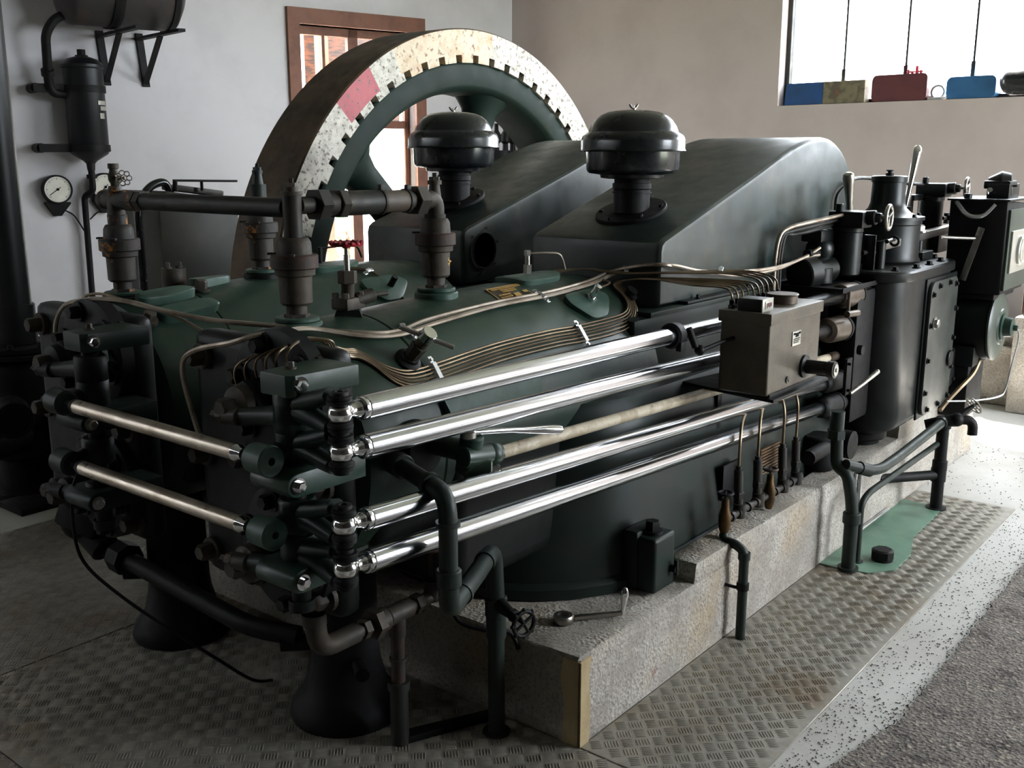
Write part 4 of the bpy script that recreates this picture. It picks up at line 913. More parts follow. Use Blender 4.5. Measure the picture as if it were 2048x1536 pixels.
b.box(q+V(0, -.045, .02), (.01, .07, .008)); sp_ = link('drive_spout', b, LUBD, t)
b = B(); b.cyl(q+V(0, -.108, 0), q+V(0, -.112, 0), .02, n=20); b.cyl(q+V(0, -.111, 0), q+V(0, -.116, 0), .007, n=10); link('spout_end', b, SILV, sp_)
b = B(); b.cyl((3.095, y0+.001, .893), (3.095, y0-.004, .893), .012, n=16); b.box((3.095, y0-.004, .893), (.018, .003, .002), (0, .8, 0)); link('drain_screw', b, LUBD, t)
# ---------------------------------------------------------------- gearbox
t = thing('camshaft_gearbox', 'tall dark green-black gearbox with a rounded corner and bolted cover plate', 'gearbox', (4.7, 1.6, .4))
def gb(z, o=0, x0=4.335, x1=5.16, y0=1.40, y1=1.74, r=.13): return [V(x, y, z) for x, y in rrect((x0+x1)/2, (y0+y1)/2, x1-x0+2*o, y1-y0+2*o, max(.02, r+o), 8)]
b = B(); b.loft([gb(.395, -.10), gb(.402, -.06), gb(.425, -.02), gb(.46, 0), gb(1.085, 0)]); body = link('housing', b, BOXG, t, 30)
b = B(); b.loft([gb(1.082, .014), gb(1.09, .018), gb(1.118, .018), gb(1.126, .012)]); lid = link('top_lid', b, BOXG, t, 30)
for x, y in ((4.42, 1.45), (4.60, 1.42), (4.78, 1.42), (4.98, 1.43), (5.12, 1.5), (4.35, 1.6), (4.36, 1.68)): link('lid_bolt', B().bolt((x, y, 1.126), (0, 0, 1), .013, .018), SOOT, lid)
b = B(); b.prism([(4.68, 1.402, .425)]+[(x, 1.402, z) for x, z in rrect(4.88, .74, .50, .70, .07, 6)][:0]+[(5.13, 1.402, .425), (5.13, 1.402, 1.07), (4.68, 1.402, 1.07)], (0, -.012, 0), .006); link('cover_seat', b, BOXG, t)
b = B(); b.prism([(x, 1.392, z) for x, z in rrect(4.893, .748, .405, .615, .055, 6)], (0, -.02, 0), .003); cvp = link('cover_plate', b, CPL, t)
for x, z in ((4.715, 1.0), (4.71, .86), (4.71, .70), (4.71, .55), (4.76, .465), (4.92, .463), (5.06, .48), (5.075, .62), (5.075, .76), (5.075, .90), (5.05, 1.02), (4.80, 1.032), (4.95, 1.035)): link('cover_bolt', B().bolt((x, 1.372, z), (0, -1, 0), .010, .014), SOOT, cvp)
link('sight_plug', B().bolt((4.765, 1.372, .865), (0, -1, 0), .021, .022), DSTEEL, cvp)
b = B(); b.cyl((5.04, 1.372, .665), (5.04, 1.358, .665), .038, n=28, bev=.003); link('round_boss', b, BOXG, cvp)
b = B(); b.cyl((4.52, 1.60, .28), (4.52, 1.60, .40), .10, n=32, bev=.006); b.cyl((4.52, 1.60, .36), (4.52, 1.60, .40), .13, n=32, bev=.006); link('drain_sump', b, SOOT, t)
b = B(); b.box2((3.96, 1.50, 1.072), (4.34, 1.76, 1.082), .002); b.box2((3.96, 1.495, 1.072), (4.42, 1.502, 1.092), .002); b.box2((3.957, 1.495, 1.072), (3.964, 1.76, 1.09), .002); link('drip_tray', b, SOOT, t)
b = B(); b.cyl((4.03, 1.497, 1.075), (4.03, 1.497, .99), .008, n=10); b.cyl((4.00, 1.49, .985), (4.09, 1.48, .982), .014, n=14); link('tray_drain', b, BRONZE, t)
b = B(); b.box((4.0, 1.47, .735), (.055, .014, .15), None, .003); b.cyl((3.98, 1.463, .79), (3.98, 1.45, .79), .006, n=10); b.cyl((3.99, 1.463, .68), (3.99, 1.45, .68), .006, n=10); b.cyl((4.10, 1.47, .83), (4.10, 1.45, .83), .02, n=18); link('lever_plate', b, SOOT, t)
b = B(); b.tube([V(3.975, 1.445, .672), V(4.06, 1.425, .70), V(4.15, 1.405, .735)], [.008, .0085, .011], 12); b.sphere((4.155, 1.404, .737), .0115, 10); link('small_hand_lever', b, DSTEEL, t)
b = B(); b.box2((4.15, 1.50, .50), (4.36, 1.585, 1.06), .02); link('front_frame', b, SOOT, t)
b = B(); b.cyl((5.14, 1.41, .60), (5.14, 1.385, .60), .10, n=36, bev=.004)
for k in range(5): a = radians(20+72*k); b.nut((5.14+.08*cos(a), 1.386, .60+.08*sin(a)), (0, -1, 0), .01, .012)
link('end_flange', b, BOXG, t)
# governor and hand controls on the lid
t = thing('governor', 'dark bell-topped governor standing on the gearbox lid', 'governor', (4.80, 1.66, 1.126)); g = (4.80, 1.635, 1.127)
b = B(); b.lathe(g, (0, 0, 1), [(0, 0), (0, .155), (.01, .16), (.03, .15), (.17, .15), (.175, .155), (.195, .155), (.195, 0)], 44); link('drum', b, BOXG, t)
b = B(); b.lathe(g, (0, 0, 1), [(.193, 0), (.193, .165), (.208, .165), (.212, .135), (.225, .105), (.245, .085), (.27, .076), (.36, .073), (.362, .079), (.385, .079), (.39, .072), (.39, 0)], 44)
bt = link('bell', b, BOXG, t)
for k in range(6): a = radians(60*k+10); link('bell_bolt', B().bolt((g[0]+.15*cos(a), g[1]+.15*sin(a), g[2]+.208), (0, 0, 1), .009, .014), SOOT, bt)
b = B(); q = V(g[0], g[1], g[2]+.39); b.cyl(q, q+V(0, 0, .012), .018, n=16); b.cyl(q+V(0, 0, .012), q+V(0, 0, .026), .010, n=12); b.cyl(q+V(0, 0, .02), q+V(0, 0, .026), .017, n=12); link('oil_cap', b, SOOT, t)
def hlever(p0, p1, lab, r=1):
    t = thing('hand_lever', lab, 'lever', p0); p0, p1 = Vector(p0), Vector(p1); d = p1-p0; L = d.length
    link('shank', B().box((p0+p1)/2-d*.3, (.03, .012, L*.4), d.to_track_quat('Z', 'Y').to_matrix(), .003), DSTEEL, t)
    b = B(); b.lathe(p0, d, [(L*.2, 0), (L*.2, .013*r), (L*.45, .014*r), (L*.75, .02*r), (L*.9, .0245*r), (L*.97, .021*r), (L, .01*r), (L, 0)], 22); link('grip', b, CHROME if r < 1 else DSTEEL, t)
hlever((4.47, 1.68, 1.30), (4.41, 1.68, 1.535), 'dark bottle-shaped hand lever in front of the round hood end', 1.05)
hlever((5.22, 1.70, 1.27), (5.34, 1.69, 1.655), 'bright hand lever rising behind the governor bell', .95)
def pump(x, y, z, lab, s=1):
    t = thing('fuel_pump', lab, 'pump', (x, y, z), 'fuel pumps with small hand wheels'); q = V(x, y, z)
    b = B(); b.cyl(q+V(0, 0, -.04), q+V(0, 0, .155*s), .062*s, n=28, bev=.006); b.cyl(q+V(0, 0, .14*s), q+V(0, 0, .165*s), .066*s, n=28, bev=.004); link('barrel', b, BOXG, t)
    b = B(); b.box(q+V(0, -.01, .195*s), (.12*s, .15*s, .07*s), None, .012); b.cyl(q+V(0, -.05*s, .2*s), q+V(0, -.12*s, .205*s), .03*s, n=20, bev=.004); b.nut(q+V(0, -.11*s, .205*s), (0, -1, 0), .022*s, .03*s); b.cyl(q+V(-.05, .02, .225*s), q+V(-.05, .02, .26*s), .016, n=12, bev=.003); link('pump_head', b, BOXG, t)
    b = B(); c = q+V(0, -.17*s, .207*s); b.torus(c, (.1, -1, 0), .048*s, .0085*s, 40, 10); b.cyl(c+V(0, .05, 0), c+V(0, -.004, 0), .008, n=10)
    for k in range(3): a = radians(120*k+30); b.cyl(c, c+V(.045*s*cos(a), 0, .045*s*sin(a)), .004, n=8)
    link('hand_wheel', b, DSTEEL, t)
    b = B(); b.box(q+V(.075, -.01, .04), (.035, .05, .19), None, .004); b.cyl(q+V(.07, -.045, .05), q+V(.13, -.05, .05), .010, n=12); b.cyl(q+V(.12, -.05, .02), q+V(.12, -.05, .075), .014, n=14); b.cyl(q+V(.11, -.07, .05), q+V(.13, -.07, .05), .014, n=12); link('rack_link', b, SOOT, t)
    return t
p1 = pump(4.285, 1.62, 1.15, 'dark fuel pump with hand wheel, in front of the governor drum')
b = B(); b.cyl((4.22, 1.66, 1.14), (4.02, 1.70, 1.13), .055, n=24, bev=.008); b.cyl((4.08, 1.68, 1.135), (4.0, 1.70, 1.13), .07, n=24, bev=.006); b.sphere((4.20, 1.70, 1.22), .06, 16); b.cyl((4.12, 1.68, 1.21), (4.02, 1.68, 1.215), .018, n=12); b.box((4.16, 1.70, 1.28), (.12, .09, .05), None, .01); b.cyl((4.12, 1.67, 1.09), (4.12, 1.67, 1.15), .06, n=20); link('inlet_body', b, BOXG, p1)
p2 = pump(5.52, 1.66, 1.24, 'dark fuel pump with hand wheel, farthest right behind the governor')
b = B(); b.box((5.30, 1.72, 1.33), (.10, .06, .16), None, .01); b.box((5.42, 1.70, 1.40), (.2, .04, .03), None, .006); b.cyl((5.24, 1.7, 1.2), (5.24, 1.7, 1.36), .035, n=16); link('inlet_body', b, BOXG, p2)
b = B(); b.box((5.52, 1.66, 1.17), (.16, .16, .1), None, .01); b.box((5.35, 1.72, 1.18), (.5, .2, .12), None, .02); link('pump_stand', b, BOXG, p2)
t = thing('control_link', 'flat steel link bar between the two fuel pumps', 'link bar', (4.5, 1.55, 1.2))
b = B(); b.prism([V(4.50, 1.525, 1.205), V(5.58, 1.535, 1.228), V(5.58, 1.575, 1.228), V(4.50, 1.575, 1.205)], (0, 0, .035), .004); link('bar', b, DSTEEL, t)
b = B(); b.bolt((5.02, 1.55, 1.252), (0, 0, 1), .024, .034); link('pivot_nut', b, DSTEEL, t)
b = B(); b.cyl((5.02, 1.55, 1.125), (5.02, 1.55, 1.215), .022, n=18); b.box((5.02, 1.55, 1.145), (.16, .10, .04), None, .006); link('pivot_post', b, BOXG, t)
b = B(); b.cyl((4.47, 1.54, 1.125), (4.47, 1.54, 1.245), .024, n=18, bev=.003); b.box((4.40, 1.56, 1.185), (.012, .05, .18), None, .003); b.cyl((4.40, 1.49, 1.25), (4.52, 1.50, 1.252), .009, n=12); b.torus((4.50, 1.49, 1.245), (1, 0, 0), .018, .006, 18, 8); link('end_post', b, BOXG, t)
for k in range(3):
    tubething('injection_pipe', ('upper', 'middle', 'lower')[k]+' of three bent pipes entering the front fuel pump', [V(4.24, 1.62+.02*k, 1.365-.02*k), V(4.05, 1.68, 1.342-.018*k), V(3.92+.02*k, 1.72, 1.322-.014*k), V(3.87+.025*k, 1.735, 1.29), V(3.85+.025*k, 1.74, 1.2), V(3.85+.025*k, 1.74, 1.06)], .0085, TUBEG if k < 1 else PIPE, 'injection pipes', 8, n=10)
tubething('injection_pipe', 'thin pipe arching from the hood end over the governor to the far fuel pump', [V(4.55, 1.78, 1.36), V(4.56, 1.78, 1.43), V(4.63, 1.77, 1.475), V(4.80, 1.80, 1.50), V(5.0, 1.80, 1.50), V(5.25, 1.74, 1.478), V(5.48, 1.68, 1.46)], .0085, PIPE, 'injection pipes', 8)
# ---------------------------------------------------------------- generator, control stand, table at the far right
t = thing('generator', 'dark drum-shaped generator with a green end shield, right of the gearbox', 'generator', (5.36, 1.4, .8))
b = B(); b.cyl((5.36, 1.25, .79), (5.36, 1.62, .79), .165, n=48, bev=.012); b.box2((5.2, 1.3, .60), (5.5, 1.6, .70), .01); link('drum', b, DARK, t)
b = B(); b.lathe((5.36, 1.255, .79), (0, -1, 0), [(0, 0), (0, .168), (.01, .17), (.02, .158), (.028, .09), (.034, .085), (.034, 0)], 48); link('end_shield', b, SHIELD, t)
b = B(); b.lathe((5.36, 1.225, .79), (0, -1, 0), [(0, 0), (0, .07), (.012, .068), (.016, .05), (.05, .046), (.055, .03), (.056, 0)], 32); b.nut((5.36, 1.17, .79), (0, -1, 0), .016, .02); link('bearing_cap', b, GREEN, t)
b = B(); b.box2((5.22, 1.32, .335), (5.5, 1.6, .62), .02); link('pedestal', b, SOOT, t)
tubething('earth_wire', 'thin pale wire hanging in a loop from the generator end', [V(5.36, 1.155, .79), V(5.35, 1.14, .74), V(5.30, 1.15, .60), V(5.28, 1.16, .50), V(5.24, 1.18, .465), V(5.1, 1.26, .46), V(4.97, 1.34, .47)], .004, ALU, 'wires')
tubething('armoured_cable', 'short braided cable under the generator', [V(5.32, 1.3, .625), V(5.26, 1.31, .56), V(5.16, 1.34, .50), V(5.06, 1.36, .455), V(4.98, 1.37, .42)], .011, TUBE, 'wires')
t = thing('control_stand', 'tall black control box with a round dial on its right face', 'control box', (5.35, 1.32, .95))
b = B(); b.prism([(5.2, 1.21, .96), (5.62, 1.21, .96), (5.62, 1.21, 1.375), (5.18, 1.21, 1.405)], (0, .26, 0), .012); link('case', b, SOOT, t)
b = B(); b.box2((5.17, 1.2, 1.398), (5.64, 1.48, 1.408), .003); b.box2((5.30, 1.24, 1.405), (5.50, 1.34, 1.475), .006); b.cyl((5.22, 1.40, 1.405), (5.22, 1.40, 1.43), .018, n=16); link('top_plate', b, BOXG, t)
b = B(); b.box2((5.205, 1.198, .98), (5.62, 1.212, 1.36), .004); link('side_plate', b, SHIELD, t)
b = B(); b.box2((5.24, 1.188, 1.06), (5.55, 1.2, 1.26), .004); b.cyl((5.40, 1.192, 1.16), (5.40, 1.172, 1.16), .075, n=36, bev=.004); b.torus((5.40, 1.175, 1.16), (0, 1, 0), .06, .008, 36, 8); link('dial', b, SILV, t)
b = B(); b.tube([V(5.185, 1.44, 1.395), V(5.185, 1.40, 1.345), V(5.185, 1.36, 1.325), V(5.19, 1.31, 1.335), V(5.19, 1.265, 1.385)], .012, 10, sm=6); link('braided_hose', b, ALU, t)
b = B(); b.box((5.17, 1.345, 1.15), (.008, .03, .26), (.25, 0, 0), .002); b.cyl((5.165, 1.325, 1.225), (5.15, 1.325, 1.225), .014, n=14); b.cyl((5.16, 1.33, 1.225), (5.04, 1.45, 1.232), .008, n=10); link('control_arm', b, DSTEEL, t)
b = B(); b.box2((5.22, 1.24, .93), (5.6, 1.45, .965), .01); link('stand_foot', b, SOOT, t)
b = B(); b.lathe((5.38, 1.29, 1.46), (.2, -1, .1), [(-.06, 0), (-.06, .05), (0, .075), (.04, .06), (.05, 0)], 24); b.box((5.38, 1.30, 1.47), (.14, .12, .04), None, .01); link('lamp_housing', b, BOXG, t)
b = B(); b.tube([V(5.30, 1.30, 1.43), V(5.24, 1.31, 1.435), V(5.20, 1.30, 1.45)], [.008, .009, .012], 10); link('switch_lever', b, CHROME, t)
t = thing('stone_pedestal', 'low stained stone pedestal against the wall behind the generator', 'pedestal', (7.15, 1.5, 0))
b = B(); b.box2((6.95, .95, 0), (7.6, 1.52, .62), .02); link('front_block', b, CONC, t)
b = B(); b.box2((7.12, 1.5, 0), (7.6, 2.4, .5), .02); b.box2((7.05, 1.5, .36), (7.6, 2.4, .40), .004); link('long_block', b, CONC, t)
b = B(); b.cyl((7.12, 1.85, .26), (7.10, 1.85, .26), .035, n=20); link('hole_shade_disc', b, INK_SHADE, t)  # black disc on the face, painting the dark inside a hole
t = thing('rusty_machine', 'small rust-brown machine standing on the stone pedestal behind the generator', 'machine', (7.25, 1.3, .62))
b = B(); b.box2((7.0, 1.0, .62), (7.45, 1.5, .85), .03); b.cyl((7.2, 1.45, .98), (7.2, 1.0, .98), .15, n=32, bev=.01); link('casing', b, RUST, t)
b = B(); b.lathe((7.2, 1.5, .98), (0, -1, 0), [(-.06, 0), (-.06, .03), (-.02, .05), (0, .12), (.05, .12), (.05, 0)], 24); link('flange', b, RUST, t)
# ---------------------------------------------------------------- pipes and taps on the right
t = thing('drain_pipes', 'dark pipework with a rail and upright post at the foot of the gearbox', 'pipes', (3.8, 1.35, 0))
b = B(); b.tube([V(3.79, 1.335, .005), V(3.79, 1.335, .27), V(3.78, 1.36, .40), V(3.79, 1.41, .42), V(3.79, 1.42, .62)], .024, 18, fil=.06); b.cyl((3.79, 1.335, 0), (3.79, 1.335, .02), .04, n=20); b.cyl((3.79, 1.335, .2), (3.79, 1.335, .245), .034, n=18, bev=.003); b.cyl((3.79, 1.335, .0), (3.79, 1.335, .2), .027, n=18); b.cyl((3.79, 1.42, .53), (3.79, 1.42, .565), .036, n=6); b.cyl((3.79, 1.42, .54), (3.79, 1.42, .64), .028, n=16); link('down_pipe', b, GPIPE, t)
b = B(); b.tube([V(3.78, 1.37, .435), V(3.96, 1.31, .372), V(4.2, 1.30, .385), V(4.745, 1.288, .425)], .021, 16, fil=.09); b.cyl((3.86, 1.345, .408), (3.92, 1.324, .386), .026, n=18); b.cyl((4.71, 1.289, .4225), (4.75, 1.288, .4255), .026, n=18); link('rail', b, GPIPE, t)
b = B(); b.cyl((4.755, 1.288, .005), (4.755, 1.288, .44), .027, n=20); b.cyl((4.755, 1.288, 0), (4.755, 1.288, .014), .045, n=20); b.cyl((4.755, 1.288, .19), (4.755, 1.288, .24), .033, n=18, bev=.003); b.cyl((4.755, 1.288, .39), (4.755, 1.288, .445), .034, n=18, bev=.004); link('post', b, SOOT, t)
b = B(); b.cyl((4.755, 1.29, .17), (4.45, 1.46, .19), .022, n=16); b.cyl((4.755, 1.29, .14), (4.755, 1.29, .2), .034, n=16); link('stub', b, SOOT, t)
b = B(); b.tube([V(3.885, 1.335, .0), V(3.885, 1.335, .255), V(3.95, 1.33, .285), V(4.75, 1.30, .32)], .0135, 12, fil=.04); b.cyl((3.885, 1.335, 0), (3.885, 1.335, .015), .024, n=16); link('thin_rail', b, GPIPE, t)
b = B(); b.tube([V(4.15, 1.437, .32), V(4.15, 1.437, .03), V(4.55, 1.437, .03)], .008, 8, fil=.02); b.tube([V(4.10, 1.44, .33), V(4.10, 1.44, .03)], .006, 8); link('bent_conduit', b, ALU, t)
b = B(); b.cyl((3.95, 1.52, .44), (3.72, 1.5, .45), .03, n=18); b.cyl((3.98, 1.56, .34), (3.98, 1.56, .48), .07, n=24, bev=.006); b.cyl((4.12, 1.47, .42), (4.12, 1.55, .42), .06, n=24); link('drain_body', b, SOOT, t)
t = thing('water_tap', 'black tap with a wire hand wheel beside the upright post', 'tap', (4.75, 1.28, .43))
b = B(); b.tube([V(4.72, 1.36, .405), V(4.745, 1.29, .425), V(4.77, 1.235, .435)], [.02, .026, .03], 14, sm=4); b.tube([V(4.765, 1.24, .435), V(4.79, 1.195, .435), V(4.80, 1.18, .41), V(4.80, 1.18, .375)], [.026]+[.024]*30, 14, fil=.03) if False else b.tube([V(4.765, 1.24, .435), V(4.79, 1.195, .437), V(4.80, 1.175, .415), V(4.80, 1.172, .37)], .022, 14, sm=5); b.sphere((4.765, 1.235, .438), .032, 14); link('body', b, SOOT, t)
b = B(); c = V(4.83, 1.185, .50); b.tube([V(4.765, 1.235, .44), V(4.80, 1.21, .475), c], [.016, .013, .008], 12); link('stem', b, SOOT, t)
b = B(); d = V(.62, -.45, .5).normalized(); u, v, w_ = frame(d)
for k in range(6): a = 2*pi*k/6; b.torus(c+(u*cos(a)+v*sin(a))*.03, d, .0135, .003, 16, 6)
b.torus(c, d, .043, .0035, 30, 6); link('wire_wheel', b, DSTEEL, t)
# oil drain cocks on the kerb
t = thing('oil_drain_manifold', 'pair of brass cocks with upright tubes on the kerb under the lowest rod', 'valves', (3.1, 1.5, .39))
zc = .392
b = B(); b.tube([V(3.02, 1.50, zc), V(3.66, 1.50, zc)], .013, 12)
for x in (3.07, 3.12, 3.2, 3.26, 3.42, 3.48, 3.56, 3.62): b.cyl((x, 1.5, zc), (x+.018, 1.5, zc), .018, n=14)
link('manifold_pipe', b, PIPE, t)
for i, x in enumerate((3.14, 3.29, 3.50, 3.62)):
    b = B(); b.cyl((x, 1.5, zc-.02), (x, 1.5, zc+.03), .022, n=14); b.cyl((x, 1.505, zc+.02), (x, 1.51, zc+.15), .016, n=14); b.nut((x, 1.505, zc+.05), (0, 0, 1), .021, .022); b.cyl((x, 1.51, zc+.145), (x, 1.51, zc+.165), .011, n=12); r_ = link('riser', b, PIPE, t)
    b = B(); pt = [V(x, 1.51, zc+.15), V(x, 1.51, zc+.26-.01*i), V(x+.05, 1.53, zc+.315), V(x+.28-.03*i, 1.575, zc+.40), V(x+.30-.03*i, 1.58, zc+.48)]
    if i > 1: pt = [V(x, 1.51, zc+.15), V(x, 1.51, zc+.3), V(x+.03, 1.55, zc+.36), V(x+.05, 1.58, zc+.5)]
    b.tube(pt, .0055, 8, fil=.04); link('rising_tube', b, TUBE, r_)
for i, x in enumerate((3.02, 3.37)):
    b = B(); q = V(x, 1.495, zc); b.lathe(q, (0, 0, 1), [(-.05, 0), (-.05, .012), (-.02, .02), (.02, .022), (.05, .014), (.08, .012), (.085, 0)], 16); ck = link('brass_cock', b, BRASS, t)
    b = B(); b.cyl(q+V(0, 0, .08), q+V(0, 0, .10), .005, n=8); b.torus(q+V(0, 0, .10), (0, 0, 1), .024, .005, 22, 6)
    for k in range(4): a = pi*k/2+.4; b.cyl(q+V(0, 0, .10), q+V(.024*cos(a), .024*sin(a), .10), .003, n=6)
    link('cock_wheel', b, RUST if i else SOOT, ck)
t = thing('standpipe', 'slim dark standpipe rising from the tread plate to the brass cock', 'pipe', (2.99, 1.40, 0))
b = B(); b.tube([V(2.985, 1.40, .004), V(2.985, 1.40, .315), V(2.985, 1.43, .335), V(3.0, 1.48, .33), V(3.02, 1.495, .345)], .0165, 14, fil=.03); b.cyl((2.985, 1.40, .29), (2.985, 1.40, .315), .0205, n=16); link('tube', b, GPIPE, t)
b = B(); b.cyl((2.985, 1.40, .182), (2.985, 1.40, .205), .021, n=16); b.tube([V(2.985, 1.40, .193), V(2.97, 1.42, .19), V(2.95, 1.447, .2)], .006, 8); link('pipe_clamp', b, SOOT, t)
# ---------------------------------------------------------------- loose spanner
t = thing('crank_spanner', 'steel crank spanner with upright grip lying on the front of the concrete base', 'spanner', (2.25, 1.62, .272))
b = B(); q = V(2.255, 1.615, .284); b.lathe(q, (0, 0, 1), [(-.011, .016), (-.011, .027), (-.007, .030), (.008, .030), (.012, .027), (.012, .016), (-.011, .016)], 26); link('ring', b, DSTEEL, t)
b = B(); b.prism([q+V(.018, -.028, -.006), q+V(.034, -.016, -.006), q+V(.148, -.112, -.006), q+V(.138, -.122, -.006)], (0, 0, .011), .002); link('arm', b, DSTEEL, t)
b = B(); q2 = q+V(.140, -.115, 0); b.lathe(q2, (.06, -.05, 1), [(-.006, 0), (-.006, .008), (.02, .0065), (.035, .010), (.055, .0125), (.07, .011), (.08, .006), (.082, 0)], 18); link('grip', b, CHROME, t)
# ---------------------------------------------------------------- water pipes at the front corner
t = thing('cooling_water_pipe', 'green-grey water pipe bending down in front of the push rods to a trap', 'pipe', (1.6, 1.48, .8))
b = B(); b.tube([V(1.73, 1.78, .862), V(1.61, 1.475, .862), V(1.61, 1.475, .63)], .022, 22, fil=.055); b.cyl((1.722, 1.76, .862), (1.70, 1.70, .862), .031, n=22, bev=.003); b.cyl((1.645, 1.565, .862), (1.637, 1.545, .862), .0285, n=22); b.cyl((1.61, 1.475, .79), (1.61, 1.475, .80), .0285, n=22); link('upper_pipe', b, GPIPE, t)
b = B(); b.tube([V(1.61, 1.475, .66), V(1.61, 1.475, .585), V(1.82, 1.575, .575), V(1.995, 1.663, .57), V(2.02, 1.675, .40)], .0245, 20, fil=.06); b.cyl((1.61, 1.475, .645), (1.61, 1.475, .685), .030, n=22, bev=.003); b.cyl((1.70, 1.518, .58), (1.715, 1.525, .58), .028, n=20); b.cyl((1.90, 1.615, .573), (1.915, 1.622, .573), .028, n=20); link('trap', b, GPIPE, t)
b = B(); b.cyl((2.02, 1.675, .42), (2.02, 1.675, .36), .031, n=20, bev=.004); b.cyl((2.02, 1.675, .40), (2.02, 1.675, .30), .028, n=20); b.cyl((2.02, 1.675, .31), (2.02, 1.675, 0), .0235, n=20); b.cyl((2.02, 1.675, 0), (2.02, 1.675, .01), .04, n=20); link('down_pipe', b, GPIPE, t)
b = B(); b.tube([V(2.02, 1.675, .405), V(2.0, 1.62, .40), V(1.99, 1.58, .395)], [.024, .017, .012], 12); b.nut((1.995, 1.60, .397), (-.2, -1, -.1), .018, .018); b.cyl((1.99, 1.58, .395), (1.985, 1.555, .392), .007, n=8); sv = link('stop_cock', b, SOOT, t)
b = B(); d = V(-.25, -1, 0).normalized(); c = V(1.982, 1.548, .39); u, v, w_ = frame(d); b.torus(c, d, .034, .006, 30, 8)
for k in range(8): a = 2*pi*k/8; b.sphere(c+(u*cos(a)+v*sin(a))*.038, .0065, 8)
for k in range(4): a = 2*pi*k/4+.5; b.cyl(c, c+(u*cos(a)+v*sin(a))*.034, .0045, n=8)
link('ribbed_wheel', b, SOOT, sv)
b = B(); b.cyl((1.70, 1.63, .83), (1.70, 1.61, .80), .012, n=6); link('drain_plug', b, BRASS, t)
t = thing('rusty_drain_pipe', 'rusty drain pipe with tee and union in front of the near column', 'pipe', (1.81, 1.85, 0)); y = 1.85; z = .395
b = B(); b.cyl((1.81, y, 0), (1.81, y, .19), .0255, n=18); b.cyl((1.81, y, .17), (1.81, y, .195), .031, n=18); link('lower_upright', b, PIPE, t)
b = B(); b.cyl((1.81, y, .19), (1.81, y, z), .0195, n=18); b.cyl((1.81, y, .255), (1.81, y, .265), .024, n=16); b.cyl((1.81, y, .33), (1.81, y, z), .024, n=18); link('rusty_upright', b, RUST, t)
b = B(); b.cyl((1.56, y, z), (2.02, y, z), .019, n=18); b.cyl((1.77, y, z), (1.86, y, z), .0265, n=18, bev=.003); b.cyl((1.875, y, z), (1.90, y, z), .0285, n=6); b.cyl((1.68, y, z), (1.70, y, z), .027, n=6); b.cyl((1.715, y, z), (1.74, y, z), .043, n=6); b.cyl((1.74, y, z), (1.765, y, z), .032, n=18); link('branch', b, IRON, t)
b = B(); b.tube([V(1.66, y, z), V(1.535, y, z), V(1.525, y, .50)], .027, 16, fil=.06); b.cyl((1.525, y, .47), (1.525, y, .50), .031, n=18); b.cyl((1.525, y, .5), (1.525, y, .60), .0135, n=14); b.cyl((1.525, y, .53), (1.525, y, .55), .018, n=6); link('elbow', b, IRON, t)
b = B(); b.box((1.545, y-.03, .585), (.012, .07, .012), (0, 0, .5), .002); link('red_lever', b, REDP, t)
b = B(); b.cyl((1.95, y, z-.01), (1.95, y, z+.05), .024, n=16); b.cyl((1.95, y, z+.04), (1.95, y, z+.15), .009, n=10); vv = link('gate_valve', b, RUST, t)
b = B(); c = V(1.95, y, z+.15); b.torus(c, (0, 0, 1), .04, .0065, 28, 8)
for k in range(5): a = 2*pi*k/5; b.cyl(c, c+V(.04*cos(a), .04*sin(a), 0), .0045, n=8)
link('valve_wheel', b, RUST, vv)
b = B(); b.prism([(1.81, y-.02, .005), (2.06, 1.72, .005), (2.07, 1.75, .005), (1.83, y+.02, .005)], (0, 0, .022), .003); solo('angle_iron', b, SOOT, 'black iron bar lying on the tread plate between the rusty pipe and the base', 'iron bar')
solo('drain_tube', B().tube([V(1.97, 1.80, .40), V(1.98, 1.78, .33), V(2.03, 1.72, .30), V(2.085, 1.68, .285), V(2.09, 1.65, .24)], .0065, 10, sm=5), SOOT, 'thin black drain tube running along the front face of the base', 'pipe')
for dy, nm in ((0, 'near'), (DY, 'far')):
    t = thing('support_column', 'black flared support column under the %s cylinder head' % nm, 'column', (1.84, Y1+dy, 0)); c = (1.84, Y1+dy, 0)
    b = B(); b.lathe(c, (0, 0, 1), [(0, 0), (0, .16), (.02, .165), (.05, .155), (.10, .12), (.16, .105), (.2, .10), (.5, .095), (.56, .12), (.60, .13), (.60, 0)], 40); link('shaft', b, SOOT, t)
    b = B(); b.cyl((1.80, Y1+dy-.10, .20), (1.76, Y1+dy-.16, .20), .02, n=12); b.cyl((1.78, Y1+dy+.08, .22), (1.72, Y1+dy+.14, .22), .025, n=12); link('stub', b, SOOT, t)
t = thing('low_cross_pipe', 'dark low pipe with flanged valve running between the support columns', 'pipe', (1.74, 2.8, .28))
b = B(); b.tube([V(1.69, 3.12, .305), V(1.69, 2.34, .25), V(1.755, 2.20, .24)], .03, 16, fil=.08); link('tube', b, SOOT, t)
b = B(); b.cyl((1.69, 2.98, .295), (1.69, 3.04, .30), .055, n=8); b.cyl((1.68, 3.1, .305), (1.66, 3.25, .40), .05, n=18, bev=.006); b.sphere((1.66, 3.2, .40), .075, 16); b.cyl((1.62, 3.16, .45), (1.60, 3.12, .53), .045, n=16); b.box((1.6, 3.05, .46), (.12, .16, .10), (.3, .2, .4), .02); link('valve_body', b, SOOT, t)
b = B(); b.cyl((1.66, 3.27, .44), (1.65, 3.285, .55), .011, n=10); link('valve_spindle', b, RUST, t)
